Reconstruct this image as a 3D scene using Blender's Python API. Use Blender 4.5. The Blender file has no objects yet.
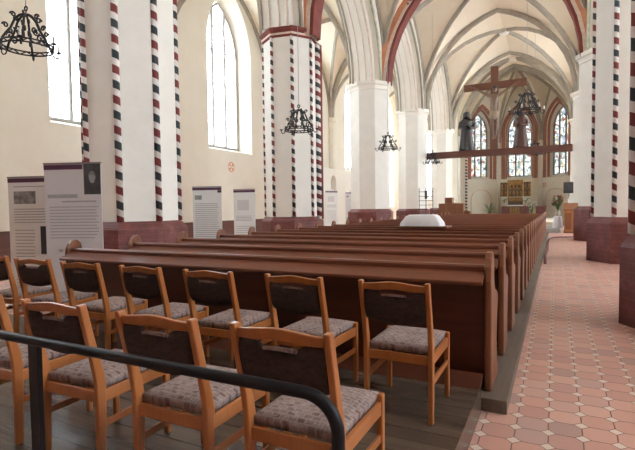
import bpy, bmesh, math, random
from mathutils import Vector, Matrix
PI = math.pi
random.seed(7)
scn = bpy.context.scene
COL = scn.collection

# ------------------------------------------------------------------ materials
MATS = {}
def new_mat(name):
    m = bpy.data.materials.new(name); m.use_nodes = True
    nt = m.node_tree; nt.nodes.clear()
    out = nt.nodes.new('ShaderNodeOutputMaterial')
    b = nt.nodes.new('ShaderNodeBsdfPrincipled')
    nt.links.new(b.outputs[0], out.inputs[0])
    MATS[name] = m
    return m, nt, b
def N(nt, typ, **kw):
    n = nt.nodes.new(typ)
    for k, v in kw.items():
        if k in ('operation', 'blend_type', 'data_type', 'feature', 'interpolation', 'noise_dimensions', 'wave_type', 'bands_direction', 'voronoi_dimensions', 'distance'):
            setattr(n, k, v)
        else:
            n.inputs[k].default_value = v
    return n
def math_n(nt, op, a, b=None, c=None):
    n = nt.nodes.new('ShaderNodeMath'); n.operation = op
    for i, v in enumerate((a, b, c)):
        if v is None: continue
        if isinstance(v, (int, float)): n.inputs[i].default_value = v
        else: nt.links.new(v, n.inputs[i])
    return n.outputs[0]
def ramp(nt, fac, stops, interp='LINEAR'):
    r = nt.nodes.new('ShaderNodeValToRGB'); r.color_ramp.interpolation = interp
    els = r.color_ramp.elements
    while len(els) < len(stops): els.new(0.5)
    for e, (p, c) in zip(els, stops):
        e.position = p; e.color = (c[0], c[1], c[2], 1)
    nt.links.new(fac, r.inputs[0])
    return r.outputs[0]
def mixc(nt, fac, a, b, bt='MIX'):
    m = nt.nodes.new('ShaderNodeMix'); m.data_type = 'RGBA'; m.blend_type = bt
    for i, v in ((0, fac), (6, a), (7, b)):
        if isinstance(v, (int, float)): m.inputs[i].default_value = v
        elif isinstance(v, tuple): m.inputs[i].default_value = (v[0], v[1], v[2], 1)
        else: nt.links.new(v, m.inputs[i])
    return m.outputs[2]
def coords(nt, kind='Object', scale=(1, 1, 1), rot=(0, 0, 0)):
    tc = nt.nodes.new('ShaderNodeTexCoord'); mp = nt.nodes.new('ShaderNodeMapping')
    mp.inputs['Scale'].default_value = scale; mp.inputs['Rotation'].default_value = rot
    nt.links.new(tc.outputs[kind], mp.inputs['Vector'])
    return mp.outputs[0]
def worldpos(nt, scale=(1, 1, 1), rot=(0, 0, 0)):
    g = nt.nodes.new('ShaderNodeNewGeometry'); mp = nt.nodes.new('ShaderNodeMapping')
    mp.inputs['Scale'].default_value = scale; mp.inputs['Rotation'].default_value = rot
    nt.links.new(g.outputs['Position'], mp.inputs['Vector'])
    return mp.outputs[0]
def bump(nt, b, h, strength=0.3, dist=0.01):
    n = nt.nodes.new('ShaderNodeBump'); n.inputs['Strength'].default_value = strength; n.inputs['Distance'].default_value = dist
    nt.links.new(h, n.inputs['Height']); nt.links.new(n.outputs[0], b.inputs['Normal'])

def mottled(name, c1, c2, scale=3.0, rough=0.7, metal=0.0, stretch=(1, 1, 1), bmp=0.0, world=False, spec=0.5, detail=4.0):
    m, nt, b = new_mat(name)
    v = worldpos(nt, stretch) if world else coords(nt, 'Object', stretch)
    no = N(nt, 'ShaderNodeTexNoise', Scale=scale, Detail=detail, Roughness=0.6)
    nt.links.new(v, no.inputs['Vector'])
    nt.links.new(ramp(nt, no.outputs['Fac'], [(0.3, c1), (0.7, c2)]), b.inputs['Base Color'])
    b.inputs['Roughness'].default_value = rough; b.inputs['Metallic'].default_value = metal
    b.inputs['Specular IOR Level'].default_value = spec
    if bmp: bump(nt, b, no.outputs['Fac'], bmp, 0.02)
    return m
def wood(name, c1, c2, axis=0, rough=0.4, scale=6.0, spec=0.5, world=False):
    st = [1.0, 1.0, 1.0]
    st = [8.0, 8.0, 8.0]; st[axis] = 0.5
    return mottled(name, c1, c2, scale=scale / 6.0 * 1.6, rough=rough, stretch=tuple(st), spec=spec, world=world, detail=6.0)

PLASTER = mottled('plaster_cream', (0.745, 0.685, 0.575), (0.785, 0.73, 0.625), 1.2, 0.85, world=True)
PLASTER_W = mottled('plaster_white', (0.80, 0.765, 0.68), (0.84, 0.805, 0.73), 1.5, 0.8, world=True)
VAULT = mottled('plaster_vault', (0.81, 0.71, 0.555), (0.85, 0.755, 0.605), 0.7, 0.9, world=True)
RIB = mottled('rib_grey', (0.33, 0.29, 0.235), (0.43, 0.385, 0.315), 3.0, 0.85, world=True)
STONE = mottled('shaft_paint', (0.76, 0.73, 0.66), (0.82, 0.79, 0.72), 2.0, 0.75, world=True)
DARKRED = mottled('dark_red_paint', (0.15, 0.025, 0.018), (0.22, 0.045, 0.03), 3.0, 0.7, world=True)
ORANGE = mottled('orange_paint', (0.60, 0.24, 0.12), (0.68, 0.33, 0.19), 3.0, 0.75, world=True)
GREENP = mottled('green_foliage_paint', (0.38, 0.45, 0.33), (0.72, 0.70, 0.58), 6.0, 0.8, world=True)
PINKP = mottled('pink_paint', (0.62, 0.47, 0.38), (0.76, 0.66, 0.55), 5.0, 0.8, world=True)
BLACKP = mottled('black_paint', (0.02, 0.02, 0.02), (0.04, 0.04, 0.04), 5.0, 0.6)
IRON = mottled('wrought_iron', (0.012, 0.013, 0.014), (0.03, 0.032, 0.035), 20.0, 0.5, 0.3)
RAILP = mottled('rail_black_paint', (0.006, 0.007, 0.009), (0.010, 0.011, 0.014), 9.0, 0.42, spec=.22)
CANDLE = mottled('candle_wax', (0.80, 0.78, 0.70), (0.86, 0.84, 0.78), 9.0, 0.5)
GOLD = mottled('gilding', (0.12, 0.055, 0.015), (0.48, 0.27, 0.09), 9.0, 0.4, 0.5)
ALTDARK = mottled('altar_dark', (0.03, 0.02, 0.015), (0.10, 0.06, 0.03), 14.0, 0.5)
WHITECLOTH = mottled('white_cloth', (0.78, 0.80, 0.84), (0.86, 0.88, 0.91), 3.0, 0.85)
GREEN = mottled('leaf_green', (0.05, 0.13, 0.03), (0.14, 0.26, 0.07), 9.0, 0.5)
LILY = mottled('lily_white', (0.80, 0.80, 0.72), (0.88, 0.88, 0.80), 9.0, 0.6)
REDFL = mottled('flower_red', (0.20, 0.05, 0.04), (0.38, 0.17, 0.11), 9.0, 0.6)
CERAM = mottled('vase_ceramic', (0.55, 0.52, 0.46), (0.65, 0.62, 0.56), 5.0, 0.35)
BANNER = mottled('banner_white', (0.80, 0.81, 0.79), (0.84, 0.85, 0.83), 2.0, 0.6)
BANNERG = mottled('banner_grey', (0.66, 0.63, 0.63), (0.70, 0.67, 0.67), 2.0, 0.6)
BANHEAD = mottled('banner_purple', (0.09, 0.03, 0.07), (0.12, 0.045, 0.09), 4.0, 0.5)
INK = mottled('ink_grey', (0.38, 0.37, 0.37), (0.46, 0.45, 0.45), 30.0, 0.6)
PHOTOG = mottled('print_grey', (0.10, 0.11, 0.11), (0.45, 0.46, 0.45), 8.0, 0.5)
PHOTOD = mottled('print_dark', (0.03, 0.03, 0.03), (0.09, 0.09, 0.09), 6.0, 0.5)
SKINP = mottled('print_face', (0.30, 0.28, 0.27), (0.42, 0.40, 0.38), 6.0, 0.5)
SPEAK = mottled('speaker_black', (0.012, 0.012, 0.013), (0.02, 0.02, 0.022), 20.0, 0.6)
STEEL = mottled('steel', (0.35, 0.35, 0.36), (0.45, 0.45, 0.46), 9.0, 0.35, 0.9)
WAINS = wood('wainscot_brown', (0.10, 0.032, 0.018), (0.15, 0.05, 0.03), 1, 0.5, world=True)
PEW_SHADED = wood('pew_wood_shaded', (0.06, 0.016, 0.008), (0.10, 0.029, 0.015), 0, 0.36)  # shade on the pew backs is put into this darker wood
PEWEND = wood('pew_end_wood', (0.16, 0.055, 0.025), (0.25, 0.095, 0.042), 2, 0.36)
PEWLEDGE = wood('pew_ledge_wood', (0.135, 0.04, 0.019), (0.20, 0.063, 0.031), 0, 0.4)
BEECH = wood('chair_beech', (0.33, 0.11, 0.030), (0.45, 0.168, 0.052), 2, 0.3)
CROSSW = wood('cross_wood', (0.11, 0.04, 0.02), (0.17, 0.065, 0.034), 2, 0.5)
OAK = wood('oak_brown', (0.17, 0.06, 0.025), (0.25, 0.10, 0.045), 2, 0.4)
OAKL = wood('oak_light', (0.33, 0.135, 0.05), (0.42, 0.19, 0.08), 2, 0.4)
BEAMW = wood('beam_wood', (0.075, 0.022, 0.013), (0.12, 0.04, 0.022), 0, 0.55)
STATUE = mottled('carved_dark', (0.012, 0.010, 0.009), (0.04, 0.03, 0.024), 9.0, 0.5)
STATUER = mottled('carved_red', (0.045, 0.016, 0.012), (0.10, 0.04, 0.028), 9.0, 0.5)
CORPUS = mottled('carved_pale', (0.13, 0.075, 0.045), (0.20, 0.125, 0.08), 7.0, 0.5)
LOIN = mottled('loincloth', (0.22, 0.16, 0.105), (0.30, 0.23, 0.16), 7.0, 0.6)
STEPST = mottled('step_stone', (0.26, 0.245, 0.22), (0.36, 0.34, 0.31), 4.0, 0.7, world=True)
CHFLOOR = mottled('chancel_floor', (0.64, 0.53, 0.42), (0.74, 0.63, 0.52), 1.5, 0.5, world=True)
LEAD = mottled('window_lead', (0.20, 0.20, 0.20), (0.28, 0.28, 0.27), 9.0, 0.6)
TRACERY = mottled('tracery_stone', (0.36, 0.345, 0.32), (0.42, 0.40, 0.37), 5.0, 0.8, world=True)
BRICKJ = mottled('brick_jamb', (0.30, 0.12, 0.08), (0.42, 0.19, 0.13), 6.0, 0.8, world=True)
ROPE_R = mottled('rope_red', (0.20, 0.03, 0.03), (0.03, 0.02, 0.02), 12.0, 0.7)

def brick_base():
    m, nt, b = new_mat('base_brick_red')
    no = N(nt, 'ShaderNodeTexNoise', Scale=3.5, Detail=6.0, Roughness=0.7)
    v = worldpos(nt); nt.links.new(v, no.inputs['Vector'])
    base = ramp(nt, no.outputs['Fac'], [(0.3, (0.095, 0.028, 0.026)), (0.55, (0.165, 0.045, 0.04)), (0.75, (0.24, 0.10, 0.09))])
    tc = nt.nodes.new('ShaderNodeTexCoord')
    sp = nt.nodes.new('ShaderNodeSeparateXYZ'); nt.links.new(tc.outputs['Object'], sp.inputs[0])
    fz = math_n(nt, 'FRACT', math_n(nt, 'MULTIPLY', sp.outputs['Z'], 9.0))
    joint = math_n(nt, 'LESS_THAN', fz, 0.12)
    nt.links.new(mixc(nt, math_n(nt, 'MULTIPLY', joint, 0.35), base, (0.19, 0.12, 0.11)), b.inputs['Base Color'])
    b.inputs['Roughness'].default_value = 0.55
    bump(nt, b, no.outputs['Fac'], 0.25, 0.02)
    return m
BASER = brick_base()

def rope_mat():
    m, nt, b = new_mat('rope_stripe_paint')
    tc = nt.nodes.new('ShaderNodeTexCoord'); sp = nt.nodes.new('ShaderNodeSeparateXYZ')
    nt.links.new(tc.outputs['Object'], sp.inputs[0])
    ang = math_n(nt, 'ARCTAN2', sp.outputs['Y'], sp.outputs['X'])
    t = math_n(nt, 'ADD', math_n(nt, 'MULTIPLY', sp.outputs['Z'], 1.0 / 0.60), math_n(nt, 'MULTIPLY', ang, 0.5 / (2 * PI) * 0.55))
    f = math_n(nt, 'FRACT', t)
    c = ramp(nt, f, [(0.0, (0.20, 0.035, 0.032)), (0.27, (0.74, 0.70, 0.66)), (0.5, (0.035, 0.045, 0.047)), (0.77, (0.74, 0.70, 0.66))], 'CONSTANT')
    nt.links.new(c, b.inputs['Base Color']); b.inputs['Roughness'].default_value = 0.7
    return m
ROPE = rope_mat()

def tile_mat():
    m, nt, b = new_mat('terracotta_octagon_tiles')
    P = 0.20
    g = nt.nodes.new('ShaderNodeNewGeometry'); sp = nt.nodes.new('ShaderNodeSeparateXYZ')
    nt.links.new(g.outputs['Position'], sp.inputs[0])
    # gentle wobble so the joints are not ruler straight
    no = N(nt, 'ShaderNodeTexNoise', Scale=3.0, Detail=2.0)
    nt.links.new(g.outputs['Position'], no.inputs['Vector'])
    wob = math_n(nt, 'MULTIPLY', math_n(nt, 'SUBTRACT', no.outputs['Fac'], 0.5), 0.12)
    u = math_n(nt, 'ADD', math_n(nt, 'MULTIPLY', sp.outputs['X'], 1 / P), wob)
    v = math_n(nt, 'ADD', math_n(nt, 'MULTIPLY', sp.outputs['Y'], 1 / P), wob)
    u = math_n(nt, 'ADD', u, 0.15); v = math_n(nt, 'ADD', v, 0.0)
    du = math_n(nt, 'ABSOLUTE', math_n(nt, 'SUBTRACT', u, math_n(nt, 'ROUND', u)))
    dv = math_n(nt, 'ABSOLUTE', math_n(nt, 'SUBTRACT', v, math_n(nt, 'ROUND', v)))
    s = math_n(nt, 'ADD', du, dv)
    dia = math_n(nt, 'LESS_THAN', s, 0.215)
    gb = math_n(nt, 'LESS_THAN', math_n(nt, 'ABSOLUTE', math_n(nt, 'SUBTRACT', s, 0.235)), 0.022)
    ge = math_n(nt, 'LESS_THAN', math_n(nt, 'MINIMUM', du, dv), 0.02)
    ge = math_n(nt, 'MULTIPLY', ge, math_n(nt, 'GREATER_THAN', s, 0.235))
    grout = math_n(nt, 'MAXIMUM', gb, ge)
    cb = nt.nodes.new('ShaderNodeCombineXYZ')
    nt.links.new(math_n(nt, 'FLOOR', u), cb.inputs[0]); nt.links.new(math_n(nt, 'FLOOR', v), cb.inputs[1])
    wn = nt.nodes.new('ShaderNodeTexWhiteNoise'); wn.noise_dimensions = '2D'
    nt.links.new(cb.outputs[0], wn.inputs['Vector'])
    oc = ramp(nt, wn.outputs['Value'], [(0.0, (0.36, 0.22, 0.195)), (0.14, (0.49, 0.245, 0.19)), (0.5, (0.55, 0.275, 0.21)), (0.85, (0.60, 0.33, 0.255)), (1.0, (0.44, 0.27, 0.24))])
    no2 = N(nt, 'ShaderNodeTexNoise', Scale=1.1, Detail=3.0); nt.links.new(g.outputs['Position'], no2.inputs['Vector'])
    oc = mixc(nt, math_n(nt, 'MULTIPLY', no2.outputs['Fac'], 0.35), oc, (0.50, 0.31, 0.245))
    c = mixc(nt, math_n(nt, 'MULTIPLY', dia, 0.9), oc, (0.66, 0.55, 0.47))
    c = mixc(nt, math_n(nt, 'MULTIPLY', grout, 0.95), c, (0.12, 0.065, 0.05))
    nt.links.new(c, b.inputs['Base Color'])
    b.inputs['Roughness'].default_value = 0.42
    h = math_n(nt, 'SUBTRACT', 1.0, grout)
    bump(nt, b, h, 0.4, 0.01)
    return m
TILE = tile_mat()

def plank_mat(name, c1, c2, w, along, rough):
    m, nt, b = new_mat(name)
    g = nt.nodes.new('ShaderNodeNewGeometry'); sp = nt.nodes.new('ShaderNodeSeparateXYZ')
    nt.links.new(g.outputs['Position'], sp.inputs[0])
    cross = sp.outputs['Y'] if along == 'X' else sp.outputs['X']
    t = math_n(nt, 'MULTIPLY', cross, 1 / w)
    f = math_n(nt, 'FRACT', t)
    seam = math_n(nt, 'LESS_THAN', f, 0.04)
    wn = nt.nodes.new('ShaderNodeTexWhiteNoise'); wn.noise_dimensions = '1D'
    nt.links.new(math_n(nt, 'FLOOR', t), wn.inputs['W'])
    v = worldpos(nt, (0.7, 9, 9) if along == 'X' else (9, 0.7, 9))
    no = N(nt, 'ShaderNodeTexNoise', Scale=2.5, Detail=6.0, Roughness=0.65); nt.links.new(v, no.inputs['Vector'])
    k = math_n(nt, 'ADD', math_n(nt, 'MULTIPLY', no.outputs['Fac'], 0.7), math_n(nt, 'MULTIPLY', wn.outputs['Value'], 0.3))
    c = ramp(nt, k, [(0.3, c1), (0.7, c2)])
    c = mixc(nt, seam, c, (0.015, 0.012, 0.01))
    nt.links.new(c, b.inputs['Base Color']); b.inputs['Roughness'].default_value = rough
    bump(nt, b, no.outputs['Fac'], 0.15, 0.01)
    return m
PLANK = plank_mat('podium_planks', (0.058, 0.039, 0.027), (0.125, 0.088, 0.064), 0.14, 'X', 0.27)
PLANKP = plank_mat('pew_floor_planks', (0.11, 0.082, 0.062), (0.185, 0.145, 0.114), 0.25, 'Y', 0.5)

def fabric_mat():
    m, nt, b = new_mat('seat_fabric')
    v = coords(nt, 'Object')
    br = nt.nodes.new('ShaderNodeTexBrick'); nt.links.new(v, br.inputs['Vector'])
    br.inputs['Color1'].default_value = (0.125, 0.07, 0.056, 1); br.inputs['Color2'].default_value = (0.26, 0.185, 0.168, 1)
    br.inputs['Mortar'].default_value = (0.27, 0.205, 0.19, 1); br.inputs['Scale'].default_value = 16.0
    br.inputs['Brick Width'].default_value = 0.62; br.inputs['Row Height'].default_value = 0.42; br.inputs['Mortar Size'].default_value = 0.06
    no = N(nt, 'ShaderNodeTexNoise', Scale=38.0, Detail=4.0, Roughness=0.7); nt.links.new(v, no.inputs['Vector'])
    c = mixc(nt, ramp(nt, no.outputs['Fac'], [(0.50, (0, 0, 0)), (0.72, (1, 1, 1))]), br.outputs['Color'], (0.36, 0.29, 0.275))
    nt.links.new(c, b.inputs['Base Color']); b.inputs['Roughness'].default_value = 0.95
    bump(nt, b, no.outputs['Fac'], 0.3, 0.004)
    return m
FABRIC = fabric_mat()
def backfab():
    m, nt, b = new_mat('back_fabric')
    v = coords(nt, 'Object', (1, 1, 2))
    no = N(nt, 'ShaderNodeTexNoise', Scale=24.0, Detail=4.0, Roughness=0.7); nt.links.new(v, no.inputs['Vector'])
    nt.links.new(ramp(nt, no.outputs['Fac'], [(0.35, (0.022, 0.013, 0.011)), (0.65, (0.06, 0.036, 0.030))]), b.inputs['Base Color'])
    b.inputs['Roughness'].default_value = 0.95
    return m
BACKFAB = backfab()

def glass_mat(name, stained):
    m = bpy.data.materials.new(name); m.use_nodes = True; nt = m.node_tree; nt.nodes.clear()
    out = nt.nodes.new('ShaderNodeOutputMaterial'); tr = nt.nodes.new('ShaderNodeBsdfTransparent')
    nt.links.new(tr.outputs[0], out.inputs[0])
    if not stained:
        tr.inputs[0].default_value = (0.95, 0.98, 1.0, 1)
    else:
        v = worldpos(nt, (1.6, 1.6, 1.6))
        vo = N(nt, 'ShaderNodeTexVoronoi', Scale=2.6); nt.links.new(v, vo.inputs['Vector'])
        sepc = nt.nodes.new('ShaderNodeSeparateColor'); nt.links.new(vo.outputs['Color'], sepc.inputs[0])
        k = 0.17
        c = ramp(nt, sepc.outputs[0], [(0.0, (.9*k, .88*k, .8*k)), (0.30, (.6*k, .62*k, .55*k)), (0.46, (.95*k, .9*k, .78*k)), (0.60, (.75*k, .55*k, .25*k)), (0.67, (.5*k, .08*k, .05*k)), (0.73, (.28*k, .36*k, .48*k)), (0.78, (.25*k, .30*k, .2*k)), (0.84, (.9*k, .85*k, .7*k))], 'CONSTANT')
        ve = N(nt, 'ShaderNodeTexVoronoi', feature='DISTANCE_TO_EDGE', Scale=2.6); nt.links.new(v, ve.inputs['Vector'])
        lead = math_n(nt, 'LESS_THAN', ve.outputs['Distance'], 0.06)
        c = mixc(nt, lead, c, (0.015, 0.015, 0.015))
        nt.links.new(c, tr.inputs[0])
    MATS[name] = m
    return m
GLASS = glass_mat('clear_leaded_glass', False)
STAIN = glass_mat('stained_glass', True)

# ------------------------------------------------------------------ mesh builder
class MB:
    def __init__(s): s.v = []; s.f = []; s.sm = []
    def add(s, vs, fs, smooth=False):
        o = len(s.v); s.v += [tuple(p) for p in vs]
        for f in fs: s.f.append([i + o for i in f]); s.sm.append(smooth)
        return s
    def box(s, x0, x1, y0, y1, z0, z1, M=None):
        vs = [Vector((x, y, z)) for z in (z0, z1) for y in (y0, y1) for x in (x0, x1)]
        if M is not None: vs = [M @ p for p in vs]
        return s.add(vs, [(0, 2, 3, 1), (4, 5, 7, 6), (0, 1, 5, 4), (2, 6, 7, 3), (0, 4, 6, 2), (1, 3, 7, 5)])
    def prism(s, poly, fn, a, b, smooth=False):
        """poly: list of 2D; fn(u,v,w)->3D; extruded between w=a and w=b"""
        n = len(poly)
        vs = [fn(u, v, a) for u, v in poly] + [fn(u, v, b) for u, v in poly]
        fs = [tuple(range(n - 1, -1, -1)), tuple(range(n, 2 * n))]
        fs += [(i, (i + 1) % n, n + (i + 1) % n, n + i) for i in range(n)]
        return s.add(vs, fs, smooth)
    def tube(s, pts, r, n=8, closed=False, smooth=True, ends=True):
        pts = [Vector(p) for p in pts]; m = len(pts)
        rs = r if isinstance(r, (list, tuple)) else [r] * m
        vs = []; prev = None
        for i, p in enumerate(pts):
            if closed: t = pts[(i + 1) % m] - pts[i - 1]
            else: t = pts[min(i + 1, m - 1)] - pts[max(i - 1, 0)]
            t.normalize()
            if prev is None:
                a = Vector((0, 0, 1)) if abs(t.z) < 0.9 else Vector((1, 0, 0))
                nrm = t.cross(a).normalized()
            else:
                nrm = prev - t * prev.dot(t)
                nrm = nrm.normalized() if nrm.length > 1e-6 else t.orthogonal().normalized()
            prev = nrm; bi = t.cross(nrm)
            for k in range(n):
                an = 2 * PI * k / n
                vs.append(p + (nrm * math.cos(an) + bi * math.sin(an)) * rs[i])
        fs = []
        for i in range(m if closed else m - 1):
            j = (i + 1) % m
            for k in range(n):
                k2 = (k + 1) % n
                fs.append((i * n + k, i * n + k2, j * n + k2, j * n + k))
        if not closed and ends:
            fs.append(tuple(range(n - 1, -1, -1))); fs.append(tuple(range((m - 1) * n, m * n)))
        return s.add(vs, fs, smooth)
    def lathe(s, prof, n=16, c=(0, 0, 0), sx=1.0, sy=1.0, smooth=True, rot=0.0):
        vs = []; fs = []; m = len(prof)
        for r, z in prof:
            for k in range(n):
                a = 2 * PI * k / n + rot
                vs.append((c[0] + r * sx * math.cos(a), c[1] + r * sy * math.sin(a), c[2] + z))
        for i in range(m - 1):
            for k in range(n):
                k2 = (k + 1) % n
                fs.append((i * n + k, i * n + k2, (i + 1) * n + k2, (i + 1) * n + k))
        fs.append(tuple(range(n - 1, -1, -1))); fs.append(tuple(range((m - 1) * n, m * n)))
        return s.add(vs, fs, smooth)
    def ball(s, c, r, n=10, sx=1, sy=1, sz=1):
        prof = [(max(1e-4, r * math.sin(PI * i / n)), -r * sz * math.cos(PI * i / n)) for i in range(n + 1)]
        return s.lathe(prof, n + 2, c, sx, sy)
    def sweep(s, pts, w, h, lat):
        """rectangular bar with chamfered underside swept along a planar curve; lat = constant sideways vector, bar hangs h inwards"""
        pts = [Vector(p) for p in pts]; lat = Vector(lat).normalized(); m = len(pts)
        sec = [(-w / 2, 0), (-w / 2, h * .55), (-w * .22, h), (w * .22, h), (w / 2, h * .55), (w / 2, 0)]
        n = len(sec); vs = []; fs = []
        for i, p in enumerate(pts):
            t = (pts[min(i + 1, m - 1)] - pts[max(i - 1, 0)]).normalized()
            up = t.cross(lat)
            for a, b in sec: vs.append(p + lat * a + up * b)
        for i in range(m - 1):
            for k in range(n):
                k2 = (k + 1) % n
                fs.append((i * n + k, i * n + k2, (i + 1) * n + k2, (i + 1) * n + k))
        fs.append(tuple(range(n - 1, -1, -1))); fs.append(tuple(range((m - 1) * n, m * n)))
        return s.add(vs, fs)
    def build(s, name, m, parent=None, loc=None, bevel=0.0, recalc=True):
        me = bpy.data.meshes.new(name); me.from_pydata(s.v, [], s.f)
        me.polygons.foreach_set('use_smooth', s.sm)
        if recalc:
            bm = bmesh.new(); bm.from_mesh(me); bmesh.ops.recalc_face_normals(bm, faces=bm.faces); bm.to_mesh(me); bm.free()
        me.materials.append(m); me.update()
        o = bpy.data.objects.new(name, me); COL.objects.link(o)
        if parent is not None: o.parent = parent
        if loc is not None: o.location = loc
        if bevel:
            md = o.modifiers.new('bevel', 'BEVEL'); md.width = bevel; md.segments = 2; md.limit_method = 'ANGLE'; md.angle_limit = 0.7
        return o

def tag(o, label=None, cat=None, group=None, kind=None):
    if label: o['label'] = label
    if cat: o['category'] = cat
    if group: o['group'] = group
    if kind: o['kind'] = kind
    return o
def empty(name, loc=(0, 0, 0), rz=0.0):
    o = bpy.data.objects.new(name, None); COL.objects.link(o)
    o.location = loc; o.rotation_euler = (0, 0, rz); o.empty_display_size = 0.2
    return o
def copy_tree(o, parent=None):
    c = o.copy(); COL.objects.link(c)
    if parent is not None: c.parent = parent
    for ch in list(o.children): copy_tree(ch, c)
    return c
def struct(o): o['kind'] = 'structure'; return o

# ------------------------------------------------------------------ pointed-arch helpers
def arc_R(h, rise): return (h * h + rise * rise) / (2 * h)
def arc_pts(h, rise, n=14):
    """points of a pointed arch from right foot (h,0) over the apex (0,rise) to left foot"""
    R = arc_R(h, rise); c = h - R
    T = math.atan2(rise, -c)
    right = [(c + R * math.cos(T * i / n), R * math.sin(T * i / n)) for i in range(n + 1)]
    right[-1] = (0.0, rise)
    return right + [(-x, z) for x, z in reversed(right[:-1])]
def arc_z(h, rise, x):
    R = arc_R(h, rise); c = h - R
    return math.sqrt(max(0.0, R * R - (abs(x) - c) ** 2))

YS = [-0.6, 7.2, 14.6, 22.6, 30.6, 39.4]
NX, SX = -8.4, 1.92            # pillar axes
NF, SF = -7.6, 1.15            # arcade wall faces towards the nave
CX = (NF + SF) / 2
NW, SW = -14.4, 8.0            # aisle walls
SPR, RISE = 7.6, 5.7           # vault springing and rise

# ------------------------------------------------------------------ floors
f = MB().box(-16, 9.5, -9, 52, -0.3, 0.0); struct(f.build('floor', TILE))
f = MB().box(-7.3, 0.25, 27.75, 50, 0.004, 0.2); struct(f.build('floor_chancel', STEPST))
f = MB().box(-7.2, 0.2, 33, 50, 0.201, 0.4); struct(f.build('floor_choir', CHFLOOR))
f = MB().box(-5.6, -0.30, 3.56, 27.2, 0.004, 0.1)
struct(f.build('floor_pew_platform', PLANKP))
f = MB().box(-6.6, -0.47, 1.16, 3.52, 0.004, 0.2); struct(f.build('floor_chair_podium', PLANK))

# ------------------------------------------------------------------ walls with windows
def outline(h, zs, zsp, rise, n=12):
    """pointed window outline, counter-clockwise from bottom left"""
    a = arc_pts(h, rise, n)
    return [(-h, zs), (h, zs)] + [(x, zsp + z) for x, z in a]
def wall_piece(mb, fn, s0, s1, ztop, win=None, thick=0.9, z0=0.0):
    """fn(s,z,d) -> world; d = depth into the wall. win=(sc, half_in, half_out, sill, spring, rise)"""
    if win is None:
        vs = [fn(s, z, d) for d in (0, thick) for z in (z0, ztop) for s in (s0, s1)]
        mb.add(vs, [(0, 1, 3, 2), (4, 6, 7, 5), (0, 4, 5, 1), (2, 3, 7, 6), (0, 2, 6, 4), (1, 5, 7, 3)]); return
    sc, hi, ho, sill, spr, rise = win
    for d, h, sl in ((0, hi, sill), (thick, ho, sill + 0.25)):
        k = 12; a = arc_pts(h, rise * h / hi, k)
        top = spr + rise * h / hi
        def q(p): mb.add([fn(s, z, d) for s, z in p], [tuple(range(len(p)))])
        q([(s0, z0), (s1, z0), (s1, sl), (s0, sl)])
        q([(s0, sl), (sc - h, sl), (sc - h, spr), (s0, spr)])
        q([(sc + h, sl), (s1, sl), (s1, spr), (sc + h, spr)])
        for i in range(len(a) - 1):
            (xa, za), (xb, zb) = a[i], a[i + 1]
            if xa > 0: q([(sc + xa, spr + za), (s1, spr + za), (s1, spr + zb), (sc + xb, spr + zb)])
            else: q([(sc + xa, spr + za), (s0, spr + za), (s0, spr + zb), (sc + xb, spr + zb)])
        q([(s0, top), (s1, top), (s1, ztop), (s0, ztop)])
    oi = outline(hi, sill, spr, rise); oo = outline(ho, sill + 0.25, spr, rise * ho / hi)
    n = len(oi)
    vs = [fn(sc + s, z, 0) for s, z in oi] + [fn(sc + s, z, thick) for s, z in oo]
    mb.add(vs, [(i, (i + 1) % n, n + (i + 1) % n, n + i) for i in range(n)])
    vs = [fn(s, ztop, d) for d in (0, thick) for s in (s0, s1)]
    mb.add(vs, [(0, 1, 3, 2)])
WIN_N = [0]
def window(fn, win, thick=0.9, lights=3, glass=GLASS, brick=False, bars=1.05):
    """tracery frame (structure) with glass as a child, set deep in the opening"""
    WIN_N[0] += 1
    sc, hi, ho, sill, spr, rise = win
    d = thick - 0.15; k = ho / hi; sl = sill + 0.25
    h = ho + 0.02; rz = rise * k
    mb = MB()
    o1 = outline(h, sl - 0.02, spr, rz); o2 = outline(h - 0.09, sl + 0.07, spr, rz - 0.11)
    n = len(o1)
    for a, b in ((d - 0.07, d + 0.07),):
        vs = [fn(sc + s, z, a) for s, z in o1] + [fn(sc + s, z, a) for s, z in o2] + [fn(sc + s, z, b) for s, z in o1] + [fn(sc + s, z, b) for s, z in o2]
        mb.add(vs, [(i, (i + 1) % n, n + (i + 1) % n, n + i) for i in range(n)])
        mb.add(vs, [(2 * n + i, 3 * n + i, 3 * n + (i + 1) % n, 2 * n + (i + 1) % n) for i in range(n)])
        mb.add(vs, [(n + i, n + (i + 1) % n, 3 * n + (i + 1) % n, 3 * n + i) for i in range(n)])
    w = 2 * h / lights; zl = spr - 0.1
    def pt(s, z): return Vector(fn(sc + s, z, d))
    for i in range(1, lights):
        s = -h + w * i
        zt = spr + arc_z(h, rz, s)
        if lights % 2 == 1: zt = min(zt, spr + rz)
        mb.tube([pt(s, sl), pt(s, zt - 0.05)], 0.08, 6)
    for i in range(lights):     # small pointed heads of the lights
        c = -h + w * (i + 0.5); hw = w / 2
        zc = spr + (rz * 0.34 if (lights == 3 and i == 1) else -0.25)
        mb.tube([pt(c + x, zc + z) for x, z in arc_pts(hw, hw * 1.5, 6)], 0.04, 6)
    fr = mb.build('window_%d' % WIN_N[0], TRACERY if not brick else LEAD)
    struct(fr)
    g = MB(); o2 = outline(h - 0.03, sl, spr, rz - 0.03)
    g.add([fn(sc + s, z, d + 0.015) for s, z in o2] , [tuple(range(len(o2)))])
    g.build('window_glass', glass, fr)
    bb = MB(); z = sl + bars
    while z < spr + rz * 0.55:
        x = h - 0.05 if z < spr else max(0.1, h * (1 - (z - spr) / rz) ** 0.6 - 0.02)
        bb.tube([pt(-x, z), pt(x, z)], 0.022, 5); z += bars
    bb.build('window_bars', LEAD, fr)
    return fr

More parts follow.
